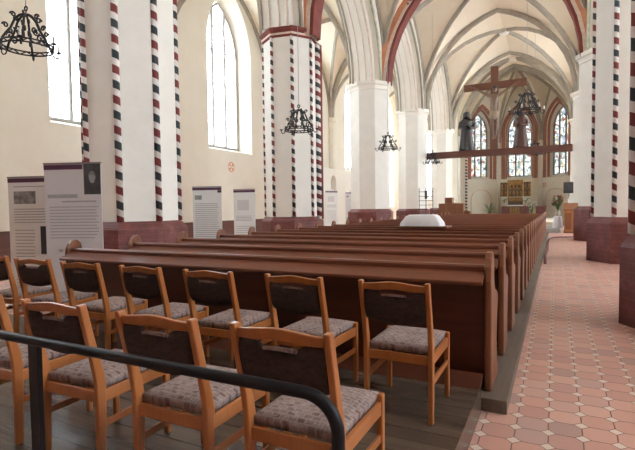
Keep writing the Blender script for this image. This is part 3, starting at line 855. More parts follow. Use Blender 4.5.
# ------------------------------------------------------------------ chairs
def make_chair():
    root = empty('chair')
    def back_y(z):      # lean of the rear posts
        return -0.205 - 0.02 * max(0, (0.30 - z)) - (0.22 * max(0, z - 0.46) + 0.02 * max(0, z - .46))
    HX = 0.205
    for sx in (-1, 1):
        mb = MB(); zs = [0, 0.1, 0.2, 0.3, 0.38, 0.44, 0.5, 0.58, 0.66, 0.74, 0.81, 0.842]
        vs = []; fs = []
        for z in zs:
            d = 0.021 + 0.007 * math.exp(-((z - 0.42) / 0.16) ** 2); w = 0.0145
            y = back_y(z)
            vs += [(sx * HX - w, y - d, z), (sx * HX + w, y - d, z), (sx * HX + w, y + d, z), (sx * HX - w, y + d, z)]
        for i in range(len(zs) - 1):
            for k in range(4): fs.append((i * 4 + k, i * 4 + (k + 1) % 4, i * 4 + 4 + (k + 1) % 4, i * 4 + 4 + k))
        fs += [(3, 2, 1, 0), tuple(range(len(zs) * 4 - 4, len(zs) * 4))]
        mb.add(vs, fs).build('rear_post', BEECH, root, bevel=0.006)
        MB().add([(sx * HX - .017, .235, 0), (sx * HX + .017, .235, 0), (sx * HX + .017, .265, 0), (sx * HX - .017, .265, 0),
                  (sx * HX - .017, .23, .438), (sx * HX + .017, .23, .438), (sx * HX + .017, .27, .438), (sx * HX - .017, .27, .438)],
                 [(3, 2, 1, 0), (4, 5, 6, 7), (0, 1, 5, 4), (1, 2, 6, 5), (2, 3, 7, 6), (3, 0, 4, 7)]).build('front_leg', BEECH, root, bevel=0.008)
        MB().box(sx * HX - .010, sx * HX + .010, -.19, .24, .345, .405).build('side_rail', BEECH, root, bevel=0.003)
        MB().box(sx * HX - .008, sx * HX + .008, -.19, .24, .22, .255).build('stretcher', BEECH, root, bevel=0.003)
    MB().box(-.19, .19, .24, .26, .345, .40).build('front_rail', BEECH, root, bevel=0.003)
    MB().box(-.19, .19, -.215, -.195, .345, .40).build('rear_rail', BEECH, root, bevel=0.003)
    # upholstered seat pad with a crowned top
    n = 10; vs = []; fs = []
    def sup(u): return 1 - abs(u) ** 5
    for i in range(n + 1):
        for j in range(n + 1):
            u = -1 + 2 * i / n; v = -1 + 2 * j / n
            vs.append((u * .198, v * .23 + .033, .438 + 0.022 * min(sup(u), sup(v)) + 0.008 * (1 - u * u) * (1 - v * v)))
    m = (n + 1) ** 2
    for i in range(n + 1):
        for j in range(n + 1):
            u = -1 + 2 * i / n; v = -1 + 2 * j / n
            vs.append((u * .192, v * .225 + .033, .404))
    def id(i, j): return i * (n + 1) + j
    for i in range(n):
        for j in range(n):
            fs.append((id(i, j), id(i + 1, j), id(i + 1, j + 1), id(i, j + 1)))
            fs.append((m + id(i, j), m + id(i, j + 1), m + id(i + 1, j + 1), m + id(i + 1, j)))
    for i in range(n):
        fs += [(id(i, 0), m + id(i, 0), m + id(i + 1, 0), id(i + 1, 0)), (id(i, n), id(i + 1, n), m + id(i + 1, n), m + id(i, n)),
               (id(0, i), id(0, i + 1), m + id(0, i + 1), m + id(0, i)), (id(n, i), m + id(n, i), m + id(n, i + 1), id(n, i + 1))]
    MB().add(vs, fs, True).build('seat', FABRIC, root)
    # crest rail: wavy top, lens-shaped hand slot below its middle
    n = 20; vs = []; fs = []
    for i in range(n + 1):
        x = -.192 + .384 * i / n; t = x / .192
        zt = .832 + .007 * math.cos(PI * t) + .004 * (1 - abs(t))
        zb = .786 + (.010 * max(0, 1 - (x / .10) ** 2))
        bow = -.012 * (1 - t * t)
        for z, dy in ((zb, -.012), (zt, -.011), (zt, .011), (zb, .012)):
            vs.append((x, back_y(z) + bow + dy, z))
    for i in range(n):
        for k in range(4): fs.append((i * 4 + k, i * 4 + (k + 1) % 4, i * 4 + 4 + (k + 1) % 4, i * 4 + 4 + k))
    fs += [(3, 2, 1, 0), tuple(range(n * 4, n * 4 + 4))]
    MB().add(vs, fs).build('crest_rail', BEECH, root, bevel=0.006)
    # upholstered back panel
    n = 16; vs = []; fs = []
    for i in range(n + 1):
        x = -.188 + .376 * i / n; t = x / .188
        zt = .786 - .030 * max(0, 1 - (x / .10) ** 4) ; zb = .605 - .026 * (1 - t * t)
        bow = -.012 * (1 - t * t)
        for q in range(7):
            z = zb + (zt - zb) * q / 6; pu = 0.019 * (1 - abs(2 * q / 6 - 1) ** 4) + .004
            vs.append((x, back_y(z) + bow - pu, z))
        for q in range(6, -1, -1):
            z = zb + (zt - zb) * q / 6; pu = 0.019 * (1 - abs(2 * q / 6 - 1) ** 4) + .004
            vs.append((x, back_y(z) + bow + pu, z))
    for i in range(n):
        for k in range(14): fs.append((i * 14 + k, i * 14 + (k + 1) % 14, i * 14 + 14 + (k + 1) % 14, i * 14 + 14 + k))
    fs += [tuple(range(13, -1, -1)), tuple(range(n * 14, n * 14 + 14))]
    MB().add(vs, fs, True).build('back_panel', BACKFAB, root)
    m = MB(); n = 12  # pale plate added for the light caught inside the hand slot
    up_ = [(-.098 + .196 * i / n, .0) for i in range(n + 1)]
    lens = [(x, .018 * max(0.02, 1 - (x / .1) ** 2)) for x, _ in up_]
    poly = [(x, -d) for x, d in lens] + [(x, d) for x, d in reversed(lens)]
    m.prism(poly, lambda u, v, w: (u, back_y(.765) - .010 + v, w - .010 * (abs(u) / .1) ** 4 + v * -.3), .752, .766)
    m.build('lit_slot_plate', FABRIC, root)
    return root
C0 = make_chair()
row1 = [(-0.87, 2.93, 0, 'rightmost wooden chair of the front row, standing clear in front of the first pew'),
        (-1.55, 2.93, -2, 'front row wooden chair, second from the podium edge'),
        (-2.28, 2.92, 1, 'front row wooden chair, third from the podium edge, above the rail'),
        (-2.96, 2.92, 0, 'front row wooden chair, fourth from the podium edge'),
        (-3.70, 2.92, 4, 'front row wooden chair standing before the left end of the first pew'),
        (-4.45, 2.96, 7, 'front row wooden chair in front of the white banner, second from its left end'),
        (-5.20, 3.00, 8, 'wooden chair at the far left end of the front row, cut by the picture edge')]
row2 = [(-0.95, 1.73, 0, 'nearest wooden chair, its back behind the bent end of the black rail'),
        (-1.56, 1.70, 1, 'back row wooden chair in the middle, second from the rail end'),
        (-2.25, 1.70, 2, 'back row wooden chair just right of the upright rail post'),
        (-2.93, 1.70, 2, 'back row wooden chair left of the upright rail post, cut by the picture edge')]
first = True
for grp, rows in (('front row of wooden chairs', row1), ('back row of wooden chairs', row2)):
    for x, y, a, lab in rows:
        c = C0 if first else copy_tree(C0); first = False
        c.location = (x + (.03 if grp[0] == 'b' else .01), y + .05, 0.2); c.scale = (1, 1, 1.025); c.rotation_euler = (0, 0, math.radians(a))
        tag(c, lab, 'chair', grp)

# ------------------------------------------------------------------ handrail
rl = empty('handrail', (-0.5, 1.33, 0.2)); tag(rl, 'black metal handrail with a bent end behind the back row of chairs', 'railing')
RZ = 0.705; XE = -0.09
pts = [(-6.0, 0, RZ)] + [(XE - .14 - 4.0 + i * 0.5, 0, RZ) for i in range(9)]
pts += [(XE - .14 + .12 * math.sin(t), 0, RZ - .12 + .12 * math.cos(t)) for t in [PI / 2 * i / 8 for i in range(1, 9)]]
pts += [(XE - .02, 0, RZ - .3), (XE - .02, 0, -0.0)]
MB().tube(pts, 0.022, 14).build('rail', RAILP, rl)
for x in (-1.66, -3.6, -5.5):
    MB().box(x - .036, x + .036, -.012, .012, 0, RZ - .01).build('post', RAILP, rl, bevel=.003)

# ------------------------------------------------------------------ roll-up banners
def banner(x, y, z0, w, h, rz, label, mat, kind):
    b = empty('banner_stand', (x, y, z0), math.radians(rz)); tag(b, label, 'banner', 'roll-up exhibition banners')
    MB().box(-w / 2, w / 2, -.004, .004, .06, h).build('panel', mat, b)
    MB().box(-w / 2 - .02, w / 2 + .02, -.07, .07, 0, .07).build('base', STEEL, b, bevel=.01)
    MB().box(-w / 2 - .005, w / 2 + .005, -.014, .014, h - .01, h + .015).build('top_bar', STEEL, b)
    fy = -0.0065
    def rect(u0, u1, v0, v1, name, m, dy=0.0, par=b):
        return MB().box(-w / 2 + u0 * w, -w / 2 + u1 * w, fy - .0015 - dy, -.0045, v0 * h, v1 * h).build(name, m, par)
    rect(0, 1 if kind != 0 else .68, .962, .992, 'header_strip', BANHEAD)
    tx = MB()
    def lines(u0, u1, v1, v0, n, th=.0032):
        for i in range(n):
            v = v1 + (v0 - v1) * i / max(1, n - 1); e = u1 - random.random() * .12 * (u1 - u0)
            tx.box(-w / 2 + u0 * w, -w / 2 + e * w, fy - .001, -.0045, (v - th) * h, (v + th) * h)
    if kind == 0:
        ph = rect(.70, .99, .80, .995, 'portrait', PHOTOD)
        cxp = -w / 2 + .845 * w
        def disc(cx, cz, rx, rz_, m, name, dy):
            n = 16
            return MB().prism([(cx + rx * math.cos(2 * PI * i / n), cz + rz_ * math.sin(2 * PI * i / n)) for i in range(n)], lambda u, v, q: (u, q, v), fy - .002 - dy, fy).build(name, m, ph)
        disc(cxp, .915 * h, .052, .075, PHOTOG, 'portrait_hair', .0)
        disc(cxp, .90 * h, .040, .062, SKINP, 'portrait_face', .001)
        lines(.05, .60, .795, .785, 2, .007); lines(.30, .96, .755, .75, 1, .005)
        lines(.08, .95, .72, .52, 11); lines(.22, .30, .44, .435, 2, .008)
    elif kind == 1:
        rect(.12, .58, .80, .895, 'picture', PHOTOG); rect(.66, .98, .42, .63, 'picture', PHOTOD)
        lines(.12, .9, .93, .925, 1); lines(.12, .9, .76, .66, 6); lines(.12, .55, .60, .40, 9); lines(.12, .9, .35, .2, 7)
    elif kind == 2:
        rect(.08, .32, .85, .90, 'picture', PHOTOG); rect(.08, .5, .12, .28, 'picture', PHOTOG); rect(.55, .93, .14, .26, 'picture', PHOTOG)
        rect(.86, 1.0, .93, .96, 'badge', PHOTOD)
        lines(.08, .92, .80, .36, 20)
    else:
        rect(.18, .72, .72, .86, 'picture', BANNERG)
        lines(.1, .9, .64, .58, 4); lines(.1, .9, .50, .14, 14)
    tx.build('text', INK, b)
    return b
banner(-6.05, 4.35, 0, 0.84, 2.17, 22, 'grey roll-up banner with a portrait photo in its top corner', BANNERG, 0)
banner(-7.15, 4.45, 0, 0.85, 2.03, 15, 'white roll-up banner with two photos, partly behind the grey portrait banner', BANNER, 1)
banner(-7.65, 9.1, 0, 0.74, 2.05, 20, 'white roll-up banner with small pictures at its foot, left of the pair by the wall', BANNER, 2)
banner(-7.65, 10.65, 0, 0.66, 2.03, 8, 'white roll-up banner with one pale picture, right of the pair by the wall', BANNER, 3)
banner(-13.6, 29.0, 0, 1.0, 2.62, 60, 'distant white banner under the narrow wall niche', BANNER, 3)
banner(-13.6, 32.4, 0, 1.0, 2.62, 60, 'distant grey banner under the wide wall niche', BANNERG, 2)

# ------------------------------------------------------------------ chandeliers
def chandelier(loc, r, label, ztop, arms=6, grp='hanging iron candle crowns'):
    """loc = middle of the lower hoop"""
    c = empty('chandelier', loc); tag(c, label, 'chandelier', grp)
    hgt = r * 1.55
    hoop = MB(); n = 36
    hoop.tube([(r * math.cos(2 * PI * i / n), r * math.sin(2 * PI * i / n), 0.0) for i in range(n)], r * .034, 6, True)
    hoop.tube([(r * math.cos(2 * PI * i / n), r * math.sin(2 * PI * i / n), r * .15) for i in range(n)], r * .034, 6, True)
    for i in range(24):
        a = 2 * PI * i / 24; b = 2 * PI * (i + 1) / 24
        za, zb = (0, r * .15) if i % 2 else (r * .15, 0)
        hoop.tube([(r * math.cos(a), r * math.sin(a), za), (r * math.cos(b), r * math.sin(b), zb)], r * .026, 5)
    hoop.build('hoop', IRON, c)
    for k in range(arms):
        a = 2 * PI * k / arms + .3; ca, sa = math.cos(a), math.sin(a)
        m = MB()
        prof = [(1.0, 0.0), (0.93, .25), (0.78, .5), (.62, .72), (.52, .95), (.44, 1.15), (.26, 1.36), (.10, 1.45), (.02, 1.40)]
        m.tube([(q * r * ca, q * r * sa, z * r) for q, z in prof], r * .05, 6)
        # scrolls
        for (q0, z0, rr, sg) in ((.62, .38, .17, 1), (.36, .78, .14, -1), (.80, .80, .12, 1), (.50, 1.32, .12, 1)):
            sp = []
            for i in range(15):
                t = i / 14; an = sg * (t * 2.4 * PI); ra = rr * (1 - .75 * t)
                sp.append(((q0 + ra * math.cos(an)) * r * ca, (q0 + ra * math.cos(an)) * r * sa, (z0 + ra * math.sin(an)) * r))
            m.tube(sp, r * .036, 5)
        m.build('scroll_bracket', IRON, c)
        # candle arm
        am = MB(); arc = [(1.0, 0.02), (1.08, -.14), (1.2, -.16), (1.28, -.06), (1.28, .06)]
        am.tube([(q * r * ca, q * r * sa, z * r) for q, z in arc], r * .03, 6)
        am.lathe([(r * .03, .05 * r), (r * .12, .09 * r), (r * .13, .12 * r), (r * .03, .12 * r)], 10, (1.28 * r * ca, 1.28 * r * sa, 0))
        ao = am.build('candle_arm', IRON, c)
        MB().lathe([(r * .055, .12 * r), (r * .055, .42 * r), (r * .02, .44 * r)], 10, (1.28 * r * ca, 1.28 * r * sa, 0)).build('candle', CANDLE, ao)
    h = MB().tube([(0, 0, 1.38 * r), (0, 0, 1.62 * r)], r * .03, 6)
    h.tube([(.09 * r * math.cos(2 * PI * i / 12), 0, 1.7 * r + .09 * r * math.sin(2 * PI * i / 12)) for i in range(12)], r * .034, 6, True)
    h.ball((0, 0, 1.42 * r), r * .08)
    h.build('hanging_ring', IRON, c)
    MB().tube([(0, 0, 1.79 * r), (0, 0, ztop - loc[2])], 0.007, 5).build('suspension_cable', STEEL, c)
    return c
def nave_z(x, y):
    for i in range(len(YS) - 1):
        if YS[i] <= y <= YS[i + 1]:
            u = (x - CX) / ((SF - NF) / 2); v = (y - (YS[i] + YS[i + 1]) / 2) / ((YS[i + 1] - YS[i]) / 2)
            return SPR + RISE * gshape(min(abs(u), abs(v))) + 0.25 * (1 - u * u) * (1 - v * v) + .05
    return 13.2
for (x, y, z, r, lab) in ((-6.72, 4.2, 3.82, 0.33, 'black iron candle crown hanging in the top left corner of the picture'),
                          (-6.75, 12.2, 3.78, 0.42, 'iron candle crown hanging in front of the striped pillar with the red capital'),
                          (-6.64, 20.1, 4.05, 0.42, 'small iron candle crown hanging beside the plain pillar under the red arch'),
                          (-6.50, 28.0, 4.05, 0.42, 'small dark candle crown hanging below the left end of the crucifix beam'),
                          (-1.12, 22.0, 5.45, 0.54, 'large iron candle crown hanging right of the crucifix with white candles'),
                          (-1.22, 33.5, 4.75, 0.50, 'dark candle crown hanging behind the beam, below the large one')):
    chandelier((x, y, z), r, lab, nave_z(x, y))

# ------------------------------------------------------------------ crucifix beam and carved figures
BY = 30.5
bm_ = MB().box(-7.42, .84, BY - .2, BY + .2, 4.52, 4.92).build('rood_beam', BEAMW, bevel=.02)
tag(bm_, 'dark red brown wooden beam spanning the nave below the crucifix', 'beam', kind='thing')
cr = empty('crucifix', (-3.33, BY, 4.92)); tag(cr, 'large wooden cross with the carved pale figure standing on the beam', 'crucifix')
MB().box(-.22, .22, -.12, .12, 0, 4.95).build('cross_post', CROSSW, cr, bevel=.02)
MB().box(-1.78, 1.78, -.13, .11, 3.62, 4.02).build('cross_bar', CROSSW, cr, bevel=.02)
def skin_body(name, verts_, edges, radii, mat, parent, root=0, levels=2):
    me = bpy.data.meshes.new(name); me.from_pydata(verts_, edges, []); me.materials.append(mat)
    o = bpy.data.objects.new(name, me); COL.objects.link(o)
    if parent is not None: o.parent = parent
    md = o.modifiers.new('skin', 'SKIN'); md.use_smooth_shade = True
    if not me.skin_vertices: 
        with bpy.context.temp_override(object=o, active_object=o): bpy.ops.mesh.customdata_skin_add()
    for i, r in enumerate(radii):
        sv = me.skin_vertices[0].data[i]; sv.radius = (r, r) if not isinstance(r, tuple) else r; sv.use_root = (i == root)
    sd = o.modifiers.new('sub', 'SUBSURF'); sd.levels = levels; sd.render_levels = levels
    return o
# carved corpus: height 2.6 m, hanging in front of the post
Y = -.24
bv = [(0, Y, 2.05), (0, Y, 2.35), (0, Y, 2.75), (0, Y, 3.12), (.02, Y - .03, 3.3), (.06, Y - .08, 3.5), (.07, Y - .09, 3.66),
      (.3, Y, 3.18), (.78, Y + .02, 3.5), (1.28, Y + .05, 3.82), (1.46, Y + .06, 3.86),
      (-.3, Y, 3.18), (-.78, Y + .02, 3.5), (-1.28, Y + .05, 3.82), (-1.46, Y + .06, 3.86),
      (.14, Y, 1.95), (.16, Y - .16, 1.4), (.07, Y - .02, .78), (.05, Y - .1, .58),
      (-.14, Y, 1.95), (-.1, Y - .17, 1.38), (-.05, Y - .02, .74), (-.03, Y - .1, .54)]
be = [(0, 1), (1, 2), (2, 3), (3, 4), (4, 5), (5, 6), (3, 7), (7, 8), (8, 9), (9, 10), (3, 11), (11, 12), (12, 13), (13, 14), (0, 15), (15, 16), (16, 17), (17, 18), (0, 19), (19, 20), (20, 21), (21, 22)]
br_ = [.2, .17, .2, .17, .07, .13, .11, .11, .075, .05, .04, .11, .075, .05, .04, .14, .11, .065, .05, .14, .11, .065, .05]
skin_body('carved_body', bv, be, br_, CORPUS, cr)
MB().lathe([(.24, 1.68), (.27, 1.85), (.26, 2.1), (.22, 2.22)], 14, (0, Y, 0), 1.05, .8).build('loincloth', LOIN, cr)
MB().ball((.07, Y - .06, 3.62), .15, 8, 1, 1, .9).build('hair', STATUE, cr)

def statue(x, z0, hgt, mat, label, turn):
    o = None
    s = hgt / 2.2
    m = MB()
    # robe with folds
    n = 28; prof = [(.40, 0), (.41, .1), (.36, .5), (.30, .95), (.29, 1.2), (.32, 1.45), (.34, 1.62), (.24, 1.74), (.10, 1.80)]
    vs = []; fs = []
    for i, (r, z) in enumerate(prof):
        for k in range(n):
            a = 2 * PI * k / n; rr = r * (1 + .10 * math.cos(a * 7 + z) * max(0, 1 - z / 1.5))
            vs.append((rr * math.cos(a) * s, rr * .72 * math.sin(a) * s, z * s))
    for i in range(len(prof) - 1):
        for k in range(n):
            k2 = (k + 1) % n; fs.append((i * n + k, i * n + k2, (i + 1) * n + k2, (i + 1) * n + k))
    fs += [tuple(range(n - 1, -1, -1)), tuple(range((len(prof) - 1) * n, len(prof) * n))]
    m.add(vs, fs, True)
    m.tube([(0, 0, 1.7 * s), (0, -.02 * s, 1.9 * s)], .085 * s, 8)
    m.ball((0, -.04 * s, 1.98 * s), .135 * s, 10, .9, 1.0, 1.2)
    m.tube([(0, -.17 * s, 1.99 * s), (0, -.2 * s, 1.95 * s)], .022 * s, 6)          # nose
    for sx in (-1, 1):
        m.tube([(sx * .30 * s, 0, 1.58 * s), (sx * .36 * s, -.05 * s, 1.28 * s), (sx * .18 * s, -.26 * s, 1.22 * s), (sx * .03 * s, -.32 * s, 1.36 * s)], [.11 * s, .10 * s, .075 * s, .05 * s], 8)
    o = m.build('statue', mat, loc=(x, BY, z0)); o.rotation_euler = (0, 0, turn)
    md = o.modifiers.new('fuse', 'REMESH'); md.mode = 'VOXEL'; md.voxel_size = .028; md.use_smooth_shade = True
    tag(o, label, 'statue', 'carved mourning figures on the beam')
    MB().lathe([(.19 * s, 1.78 * s), (.20 * s, 1.95 * s), (.17 * s, 2.1 * s), (.06 * s, 2.17 * s)], 12, (0, .035 * s, 0), 1, .85).build('hood', mat, o)
    return o
statue(-4.98, 4.92, 2.45, STATUE, 'dark carved robed figure on the beam left of the cross', .25)
statue(-1.86, 4.92, 2.25, STATUER, 'reddish carved robed figure on the beam right of the cross', -.25)

# ------------------------------------------------------------------ chancel furniture
al = empty('altar', (-3.28, 46.6, 0.4)); tag(al, 'brick altar carrying a gilded carved altarpiece in the apse', 'altar')
MB().box(-1.15, 1.15, -.5, .5, 0, 1.0).build('mensa_block', BASER, al, bevel=.015)
fr0 = MB().box(-.5, .5, -.56, -.5, .05, 1.02).build('front_panel', ALTDARK, al)
mb = MB()
for i in range(4): mb.box(-.42 + i * .22, -.26 + i * .22, -.575, -.56, .12, .92)
mb.build('gilt_panel', GOLD, fr0)
MB().box(-.62, .62, -.57, .45, 1.0, 1.10).build('altar_cloth', WHITECLOTH, al, bevel=.01)
MB().box(-.62, .62, .0, .4, 1.12, 1.80).build('predella', ALTDARK, al)
MB().box(-.56, .56, -.03, .0, 1.45, 1.74).build('predella_relief', GOLD, al)
def shrine(x0, x1, z0, z1, cols, rows):
    f_ = MB().box(x0, x1, .0, .3, z0, z1)
    o = f_.build('shrine_case', ALTDARK, al)
    g = MB(); w = .05
    g.box(x0, x0 + w, -.04, 0, z0, z1).box(x1 - w, x1, -.04, 0, z0, z1).box(x0, x1, -.04, 0, z0, z0 + w).box(x0, x1, -.04, 0, z1 - w, z1)
    for i in range(1, rows): g.box(x0, x1, -.035, 0, z0 + (z1 - z0) * i / rows - .02, z0 + (z1 - z0) * i / rows + .03)
    g.build('gilt_frame', GOLD, o)
    for r in range(rows):
        for c in range(cols):
            cx = x0 + (x1 - x0) * (c + .5) / cols; zb = z0 + (z1 - z0) * r / rows + .05; hh = (z1 - z0) / rows * .72; rr = (x1 - x0) / cols * .26
            MB().lathe([(rr, 0), (rr * .9, hh * .5), (rr, hh * .7), (rr * .45, hh * .8), (rr * .5, hh * .9), (rr * .2, hh)], 8, (cx, -.02, zb)).build('carved_figure', GOLD, o)
shrine(-.62, .62, 1.86, 3.3, 4, 2)
MB().box(-.66, .66, -.06, .0, 2.95, 3.38).build('gilt_canopy', GOLD, al)
shrine(-1.28, -.68, 1.9, 3.2, 2, 2); shrine(.68, 1.28, 1.9, 3.2, 2, 2)

def plant(loc, h, spread, n, label, lil, vase=True, grp='potted plants around the altar', cat='plant', flower=LILY):
    p = empty('flower_vase' if lil else 'potted_plant', loc); tag(p, label, cat, grp)
    MB().lathe([(.09, 0), (.13, .1), (.12, .22), (.09, .3), (.11, .33)], 12).build('pot', CERAM, p)
    lf = MB(); fl = MB(); rnd = random.Random(int(loc[0] * 100) + int(h * 10))
    for i in range(n):
        a = rnd.random() * 2 * PI; tl = .35 + .65 * rnd.random(); q = spread * (.3 + .7 * rnd.random())
        pts = [(0, 0, .28), (q * .35 * math.cos(a), q * .35 * math.sin(a), .3 + (h - .3) * tl * .6), (q * math.cos(a), q * math.sin(a), .3 + (h - .3) * tl)]
        lf.tube(pts, [.012, .012, .006], 5)
        tip = Vector(pts[2]); mid = Vector(pts[1]); side = Vector((-math.sin(a), math.cos(a), 0))
        for b in (0.2, .55, .9):
            c = mid.lerp(tip, b); e = c + Vector((math.cos(a) * .16, math.sin(a) * .16, .07))
            lf.add([c, (c + e) / 2 + side * .05, e, (c + e) / 2 - side * .05, (c + e) / 2 + Vector((0, 0, .02))], [(0, 1, 4), (1, 2, 4), (2, 3, 4), (3, 0, 4), (0, 3, 2, 1)])
        if lil:
            fl.lathe([(.015, 0), (.03, .04), (.09, .11), (.02, .06)], 6, tuple(tip))
    lf.build('leaves', GREEN, p)
    if lil: fl.build('blossoms', flower, p)
    return p
plant((-5.3, 44.6, .4), 1.35, .55, 22, 'green leafy plant in a pot on the floor left of the altar', False)
plant((-4.2, 46.4, 1.4), .75, .32, 14, 'vase of white lilies standing on the left end of the altar', True, cat='flowers', grp='lily vases on the altar')
plant((-2.38, 46.4, 1.4), .72, .32, 14, 'vase of white lilies standing on the right end of the altar', True, cat='flowers', grp='lily vases on the altar')
plant((-1.85, 44.8, .4), 1.4, .45, 22, 'tall leafy plant with white flowers on the floor right of the altar', True)

# brick posts at the chancel step
for x, y, lab in ((-0.73, 29.6, 'low reddish brick post beside the end of the farthest pew'),):
    o = MB().box(-.26, .26, -.26, .26, 0, 1.16).box(-.29, .29, -.29, .29, 1.16, 1.23).build('brick_post', BASER, loc=(x, y, .2), bevel=.01)
    tag(o, lab, 'post', kind='thing')

# wooden cabinet behind the pews
oc = empty('wooden_cabinet', (-5.5, 28.6, 0.2)); tag(oc, 'brown wooden cabinet with a raised middle behind the last pews', 'cabinet')
MB().box(-.72, .72, -.3, .35, 0, 1.45).build('case', OAK, oc, bevel=.02)
MB().box(-.36, .06, -.31, .3, 1.45, 1.80).build('raised_back', OAK, oc, bevel=.02)
for x in (-.48, 0, .48): MB().box(x - .2, x + .2, -.32, -.3, .2, 1.3).build('front_panel', OAK, oc, bevel=.008)
MB().box(.72, 1.05, -.2, .3, 0, 1.0).build('side_shelf', OAK, oc, bevel=.01)

# lectern, loudspeaker, flowers on the right
lc = empty('lectern', (0.80, 28.2, 0)); tag(lc, 'wooden lectern box with a sloping top beside the right pillar', 'lectern')
MB().prism([(-.45, 0), (.3, 0), (.3, 1.5), (-.45, 1.2)], lambda u, v, w: (w, u, v), -.38, .38).build('body', OAKL, lc, bevel=.015)
MB().prism([(-.52, 1.19), (.34, 1.53), (.34, 1.58), (-.52, 1.24)], lambda u, v, w: (w, u, v), -.43, .43).build('desk_top', OAK, lc)
for i in (-1, 1): MB().box(i * .19 - .14, i * .19 + .14, -.47, -.45, .2, 1.05).build('front_panel', OAK, lc)
MB().box(-.40, .40, -.49, .32, 0, .08).build('plinth', OAK, lc)

sp_ = empty('loudspeaker', (0.63, 29.25, 0)); tag(sp_, 'black loudspeaker on a slim stand behind the wooden lectern', 'speaker')
MB().box(-.24, .24, -.2, .2, 2.12, 2.72).build('cabinet', SPEAK, sp_, bevel=.03)
MB().box(-.21, .21, -.215, -.2, 2.15, 2.69).build('grille', BLACKP, sp_)
MB().tube([(0, 0, .12), (0, 0, 2.12)], .045, 10).build('pole', STEEL, sp_)
for k in range(3):
    a = 2 * PI * k / 3 + .5
    MB().tube([(0, 0, .55), (.26 * math.cos(a), .26 * math.sin(a), .015)], .014, 6).build('leg', STEEL, sp_)

fs_ = empty('flower_table', (0.12, 28.7, .2)); tag(fs_, 'small round table under a white cloth holding the dried flower bouquet', 'table')
fp = MB(); n = 36; vs = []; ff = []
for i, (r, z) in enumerate([(.24, .02), (.22, .35), (.2, .62), (.19, .66), (.02, .665)]):
    for k in range(n):
        a = 2 * PI * k / n; q = r * (1 + (.09 * math.cos(a * 8) if i < 2 else 0)); vs.append((q * math.cos(a), q * math.sin(a), z))
for i in range(4):
    for k in range(n): ff.append((i * n + k, i * n + (k + 1) % n, (i + 1) * n + (k + 1) % n, (i + 1) * n + k))
ff.append(tuple(range(4 * n, 5 * n)))
fp.add(vs, ff, True).build('tablecloth', WHITECLOTH, fs_)
MB().lathe([(.12, 0), (.12, .02), (.03, .03), (.03, .64), (.15, .655)], 12).build('table_leg', OAK, fs_)
plant((0.12, 28.7, .866), 1.05, .26, 30, 'bouquet of reddish flowers and green leaves on the small white table', True, cat='flowers', grp='bouquet by the lectern', flower=REDFL)

# white sheet over equipment lying across two pews
wc = empty('covered_desk', (-2.42, 9.60, 1.075)); tag(wc, 'white cloth draped over a flat box lying across the pew backs', 'covered box')
MB().box(-.44, .52, -.24, .3, 0, .03).build('board', OAK, wc)
vs = []; ff = []; n = 40
for i, (sx, sy, z) in enumerate([(.44, .27, .03), (.42, .25, .10), (.33, .19, .23), (.27, .15, .26), (.0, .0, .268)]):
    for k in range(n):
        a = 2 * PI * k / n; c, s_ = math.cos(a), math.sin(a); pw = .45
        x = math.copysign(abs(c) ** pw, c) * sx; y = math.copysign(abs(s_) ** pw, s_) * sy
        w = 1 + (.03 * math.cos(9 * a) if i < 2 else 0); vs.append((x * w - .02, y * w + .02, z))
for i in range(4):
    for k in range(n): ff.append((i * n + k, i * n + (k + 1) % n, (i + 1) * n + (k + 1) % n, (i + 1) * n + k))
MB().add(vs, ff, True).build('cloth', WHITECLOTH, wc)

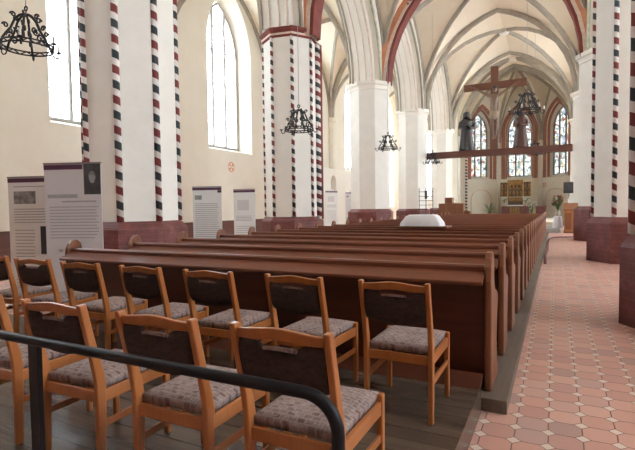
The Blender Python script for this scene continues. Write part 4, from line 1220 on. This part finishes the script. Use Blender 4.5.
# wire display rack in front of the beam pillar
rk = empty('display_rack', (-7.05, 28.6, 0)); tag(rk, 'black wire display rack standing before the white pillar below the beam', 'rack')
mb = MB()
for x in (-.42, 0, .42): mb.tube([(x, 0, 0), (x, 0, 2.62)], .022, 6)
mb.build('uprights', IRON, rk)
for i in range(7):
    MB().box(-.43, .43, -.06, .06, .75 + i * .27, .775 + i * .27).build('shelf', IRON, rk)
MB().box(-.06, .10, -.08, -.05, 1.95, 2.45).build('notice_card', BLACKP, rk)

# cable lying in the aisle
pts = [(-.22, 13.2, .02), (-.25, 15, .02), (-.22, 17.5, .02), (-.25, 20, .02), (-.23, 22.5, .02), (-.05, 23.6, .02), (.2, 24.0, .02), (.5, 24.1, .02), (.75, 24.3, .02)]
o = MB().tube(pts, .035, 8).build('floor_cable', ROPE_R)
tag(o, 'dark red cable lying along the edge of the pew platform', 'cable')

# ------------------------------------------------------------------ light
w = bpy.data.worlds.new('World'); scn.world = w; w.use_nodes = True
bg = w.node_tree.nodes['Background']; bg.inputs[0].default_value = (0.86, 0.93, 1.0, 1); bg.inputs[1].default_value = 1.0

# ------------------------------------------------------------------ camera
cd = bpy.data.cameras.new('Camera'); cam = bpy.data.objects.new('Camera', cd); COL.objects.link(cam)
yaw, pitch, roll, fpx, cyp = 0.4692, -0.0430, 0.0130, 469.35, 227.7
cyw, syw, cp, sp2 = math.cos(yaw), math.sin(yaw), math.cos(pitch), math.sin(pitch)
fw = Vector((-syw * cp, cyw * cp, sp2)); rt = Vector((cyw, syw, 0)); up = rt.cross(fw)
r2 = rt * math.cos(roll) - up * math.sin(roll); u2 = rt * math.sin(roll) + up * math.cos(roll)
M = Matrix(((r2.x, u2.x, -fw.x, 0), (r2.y, u2.y, -fw.y, 0), (r2.z, u2.z, -fw.z, 1.51), (0, 0, 0, 1)))
cam.matrix_world = M
cd.sensor_width = 36; cd.lens = fpx / 635 * 36; cd.shift_y = (cyp - 225) / 635; cd.clip_end = 200; cd.clip_start = 0.05
scn.camera = cam
scn.view_settings.view_transform = 'Standard'; scn.view_settings.look = 'None'; scn.view_settings.gamma = 1.0
scn.view_settings.use_curve_mapping = False
scn.view_settings.exposure = 3.6
scn.cycles.use_denoising = True
scn.cycles.max_bounces = 10; scn.cycles.diffuse_bounces = 6; scn.cycles.transparent_max_bounces = 16
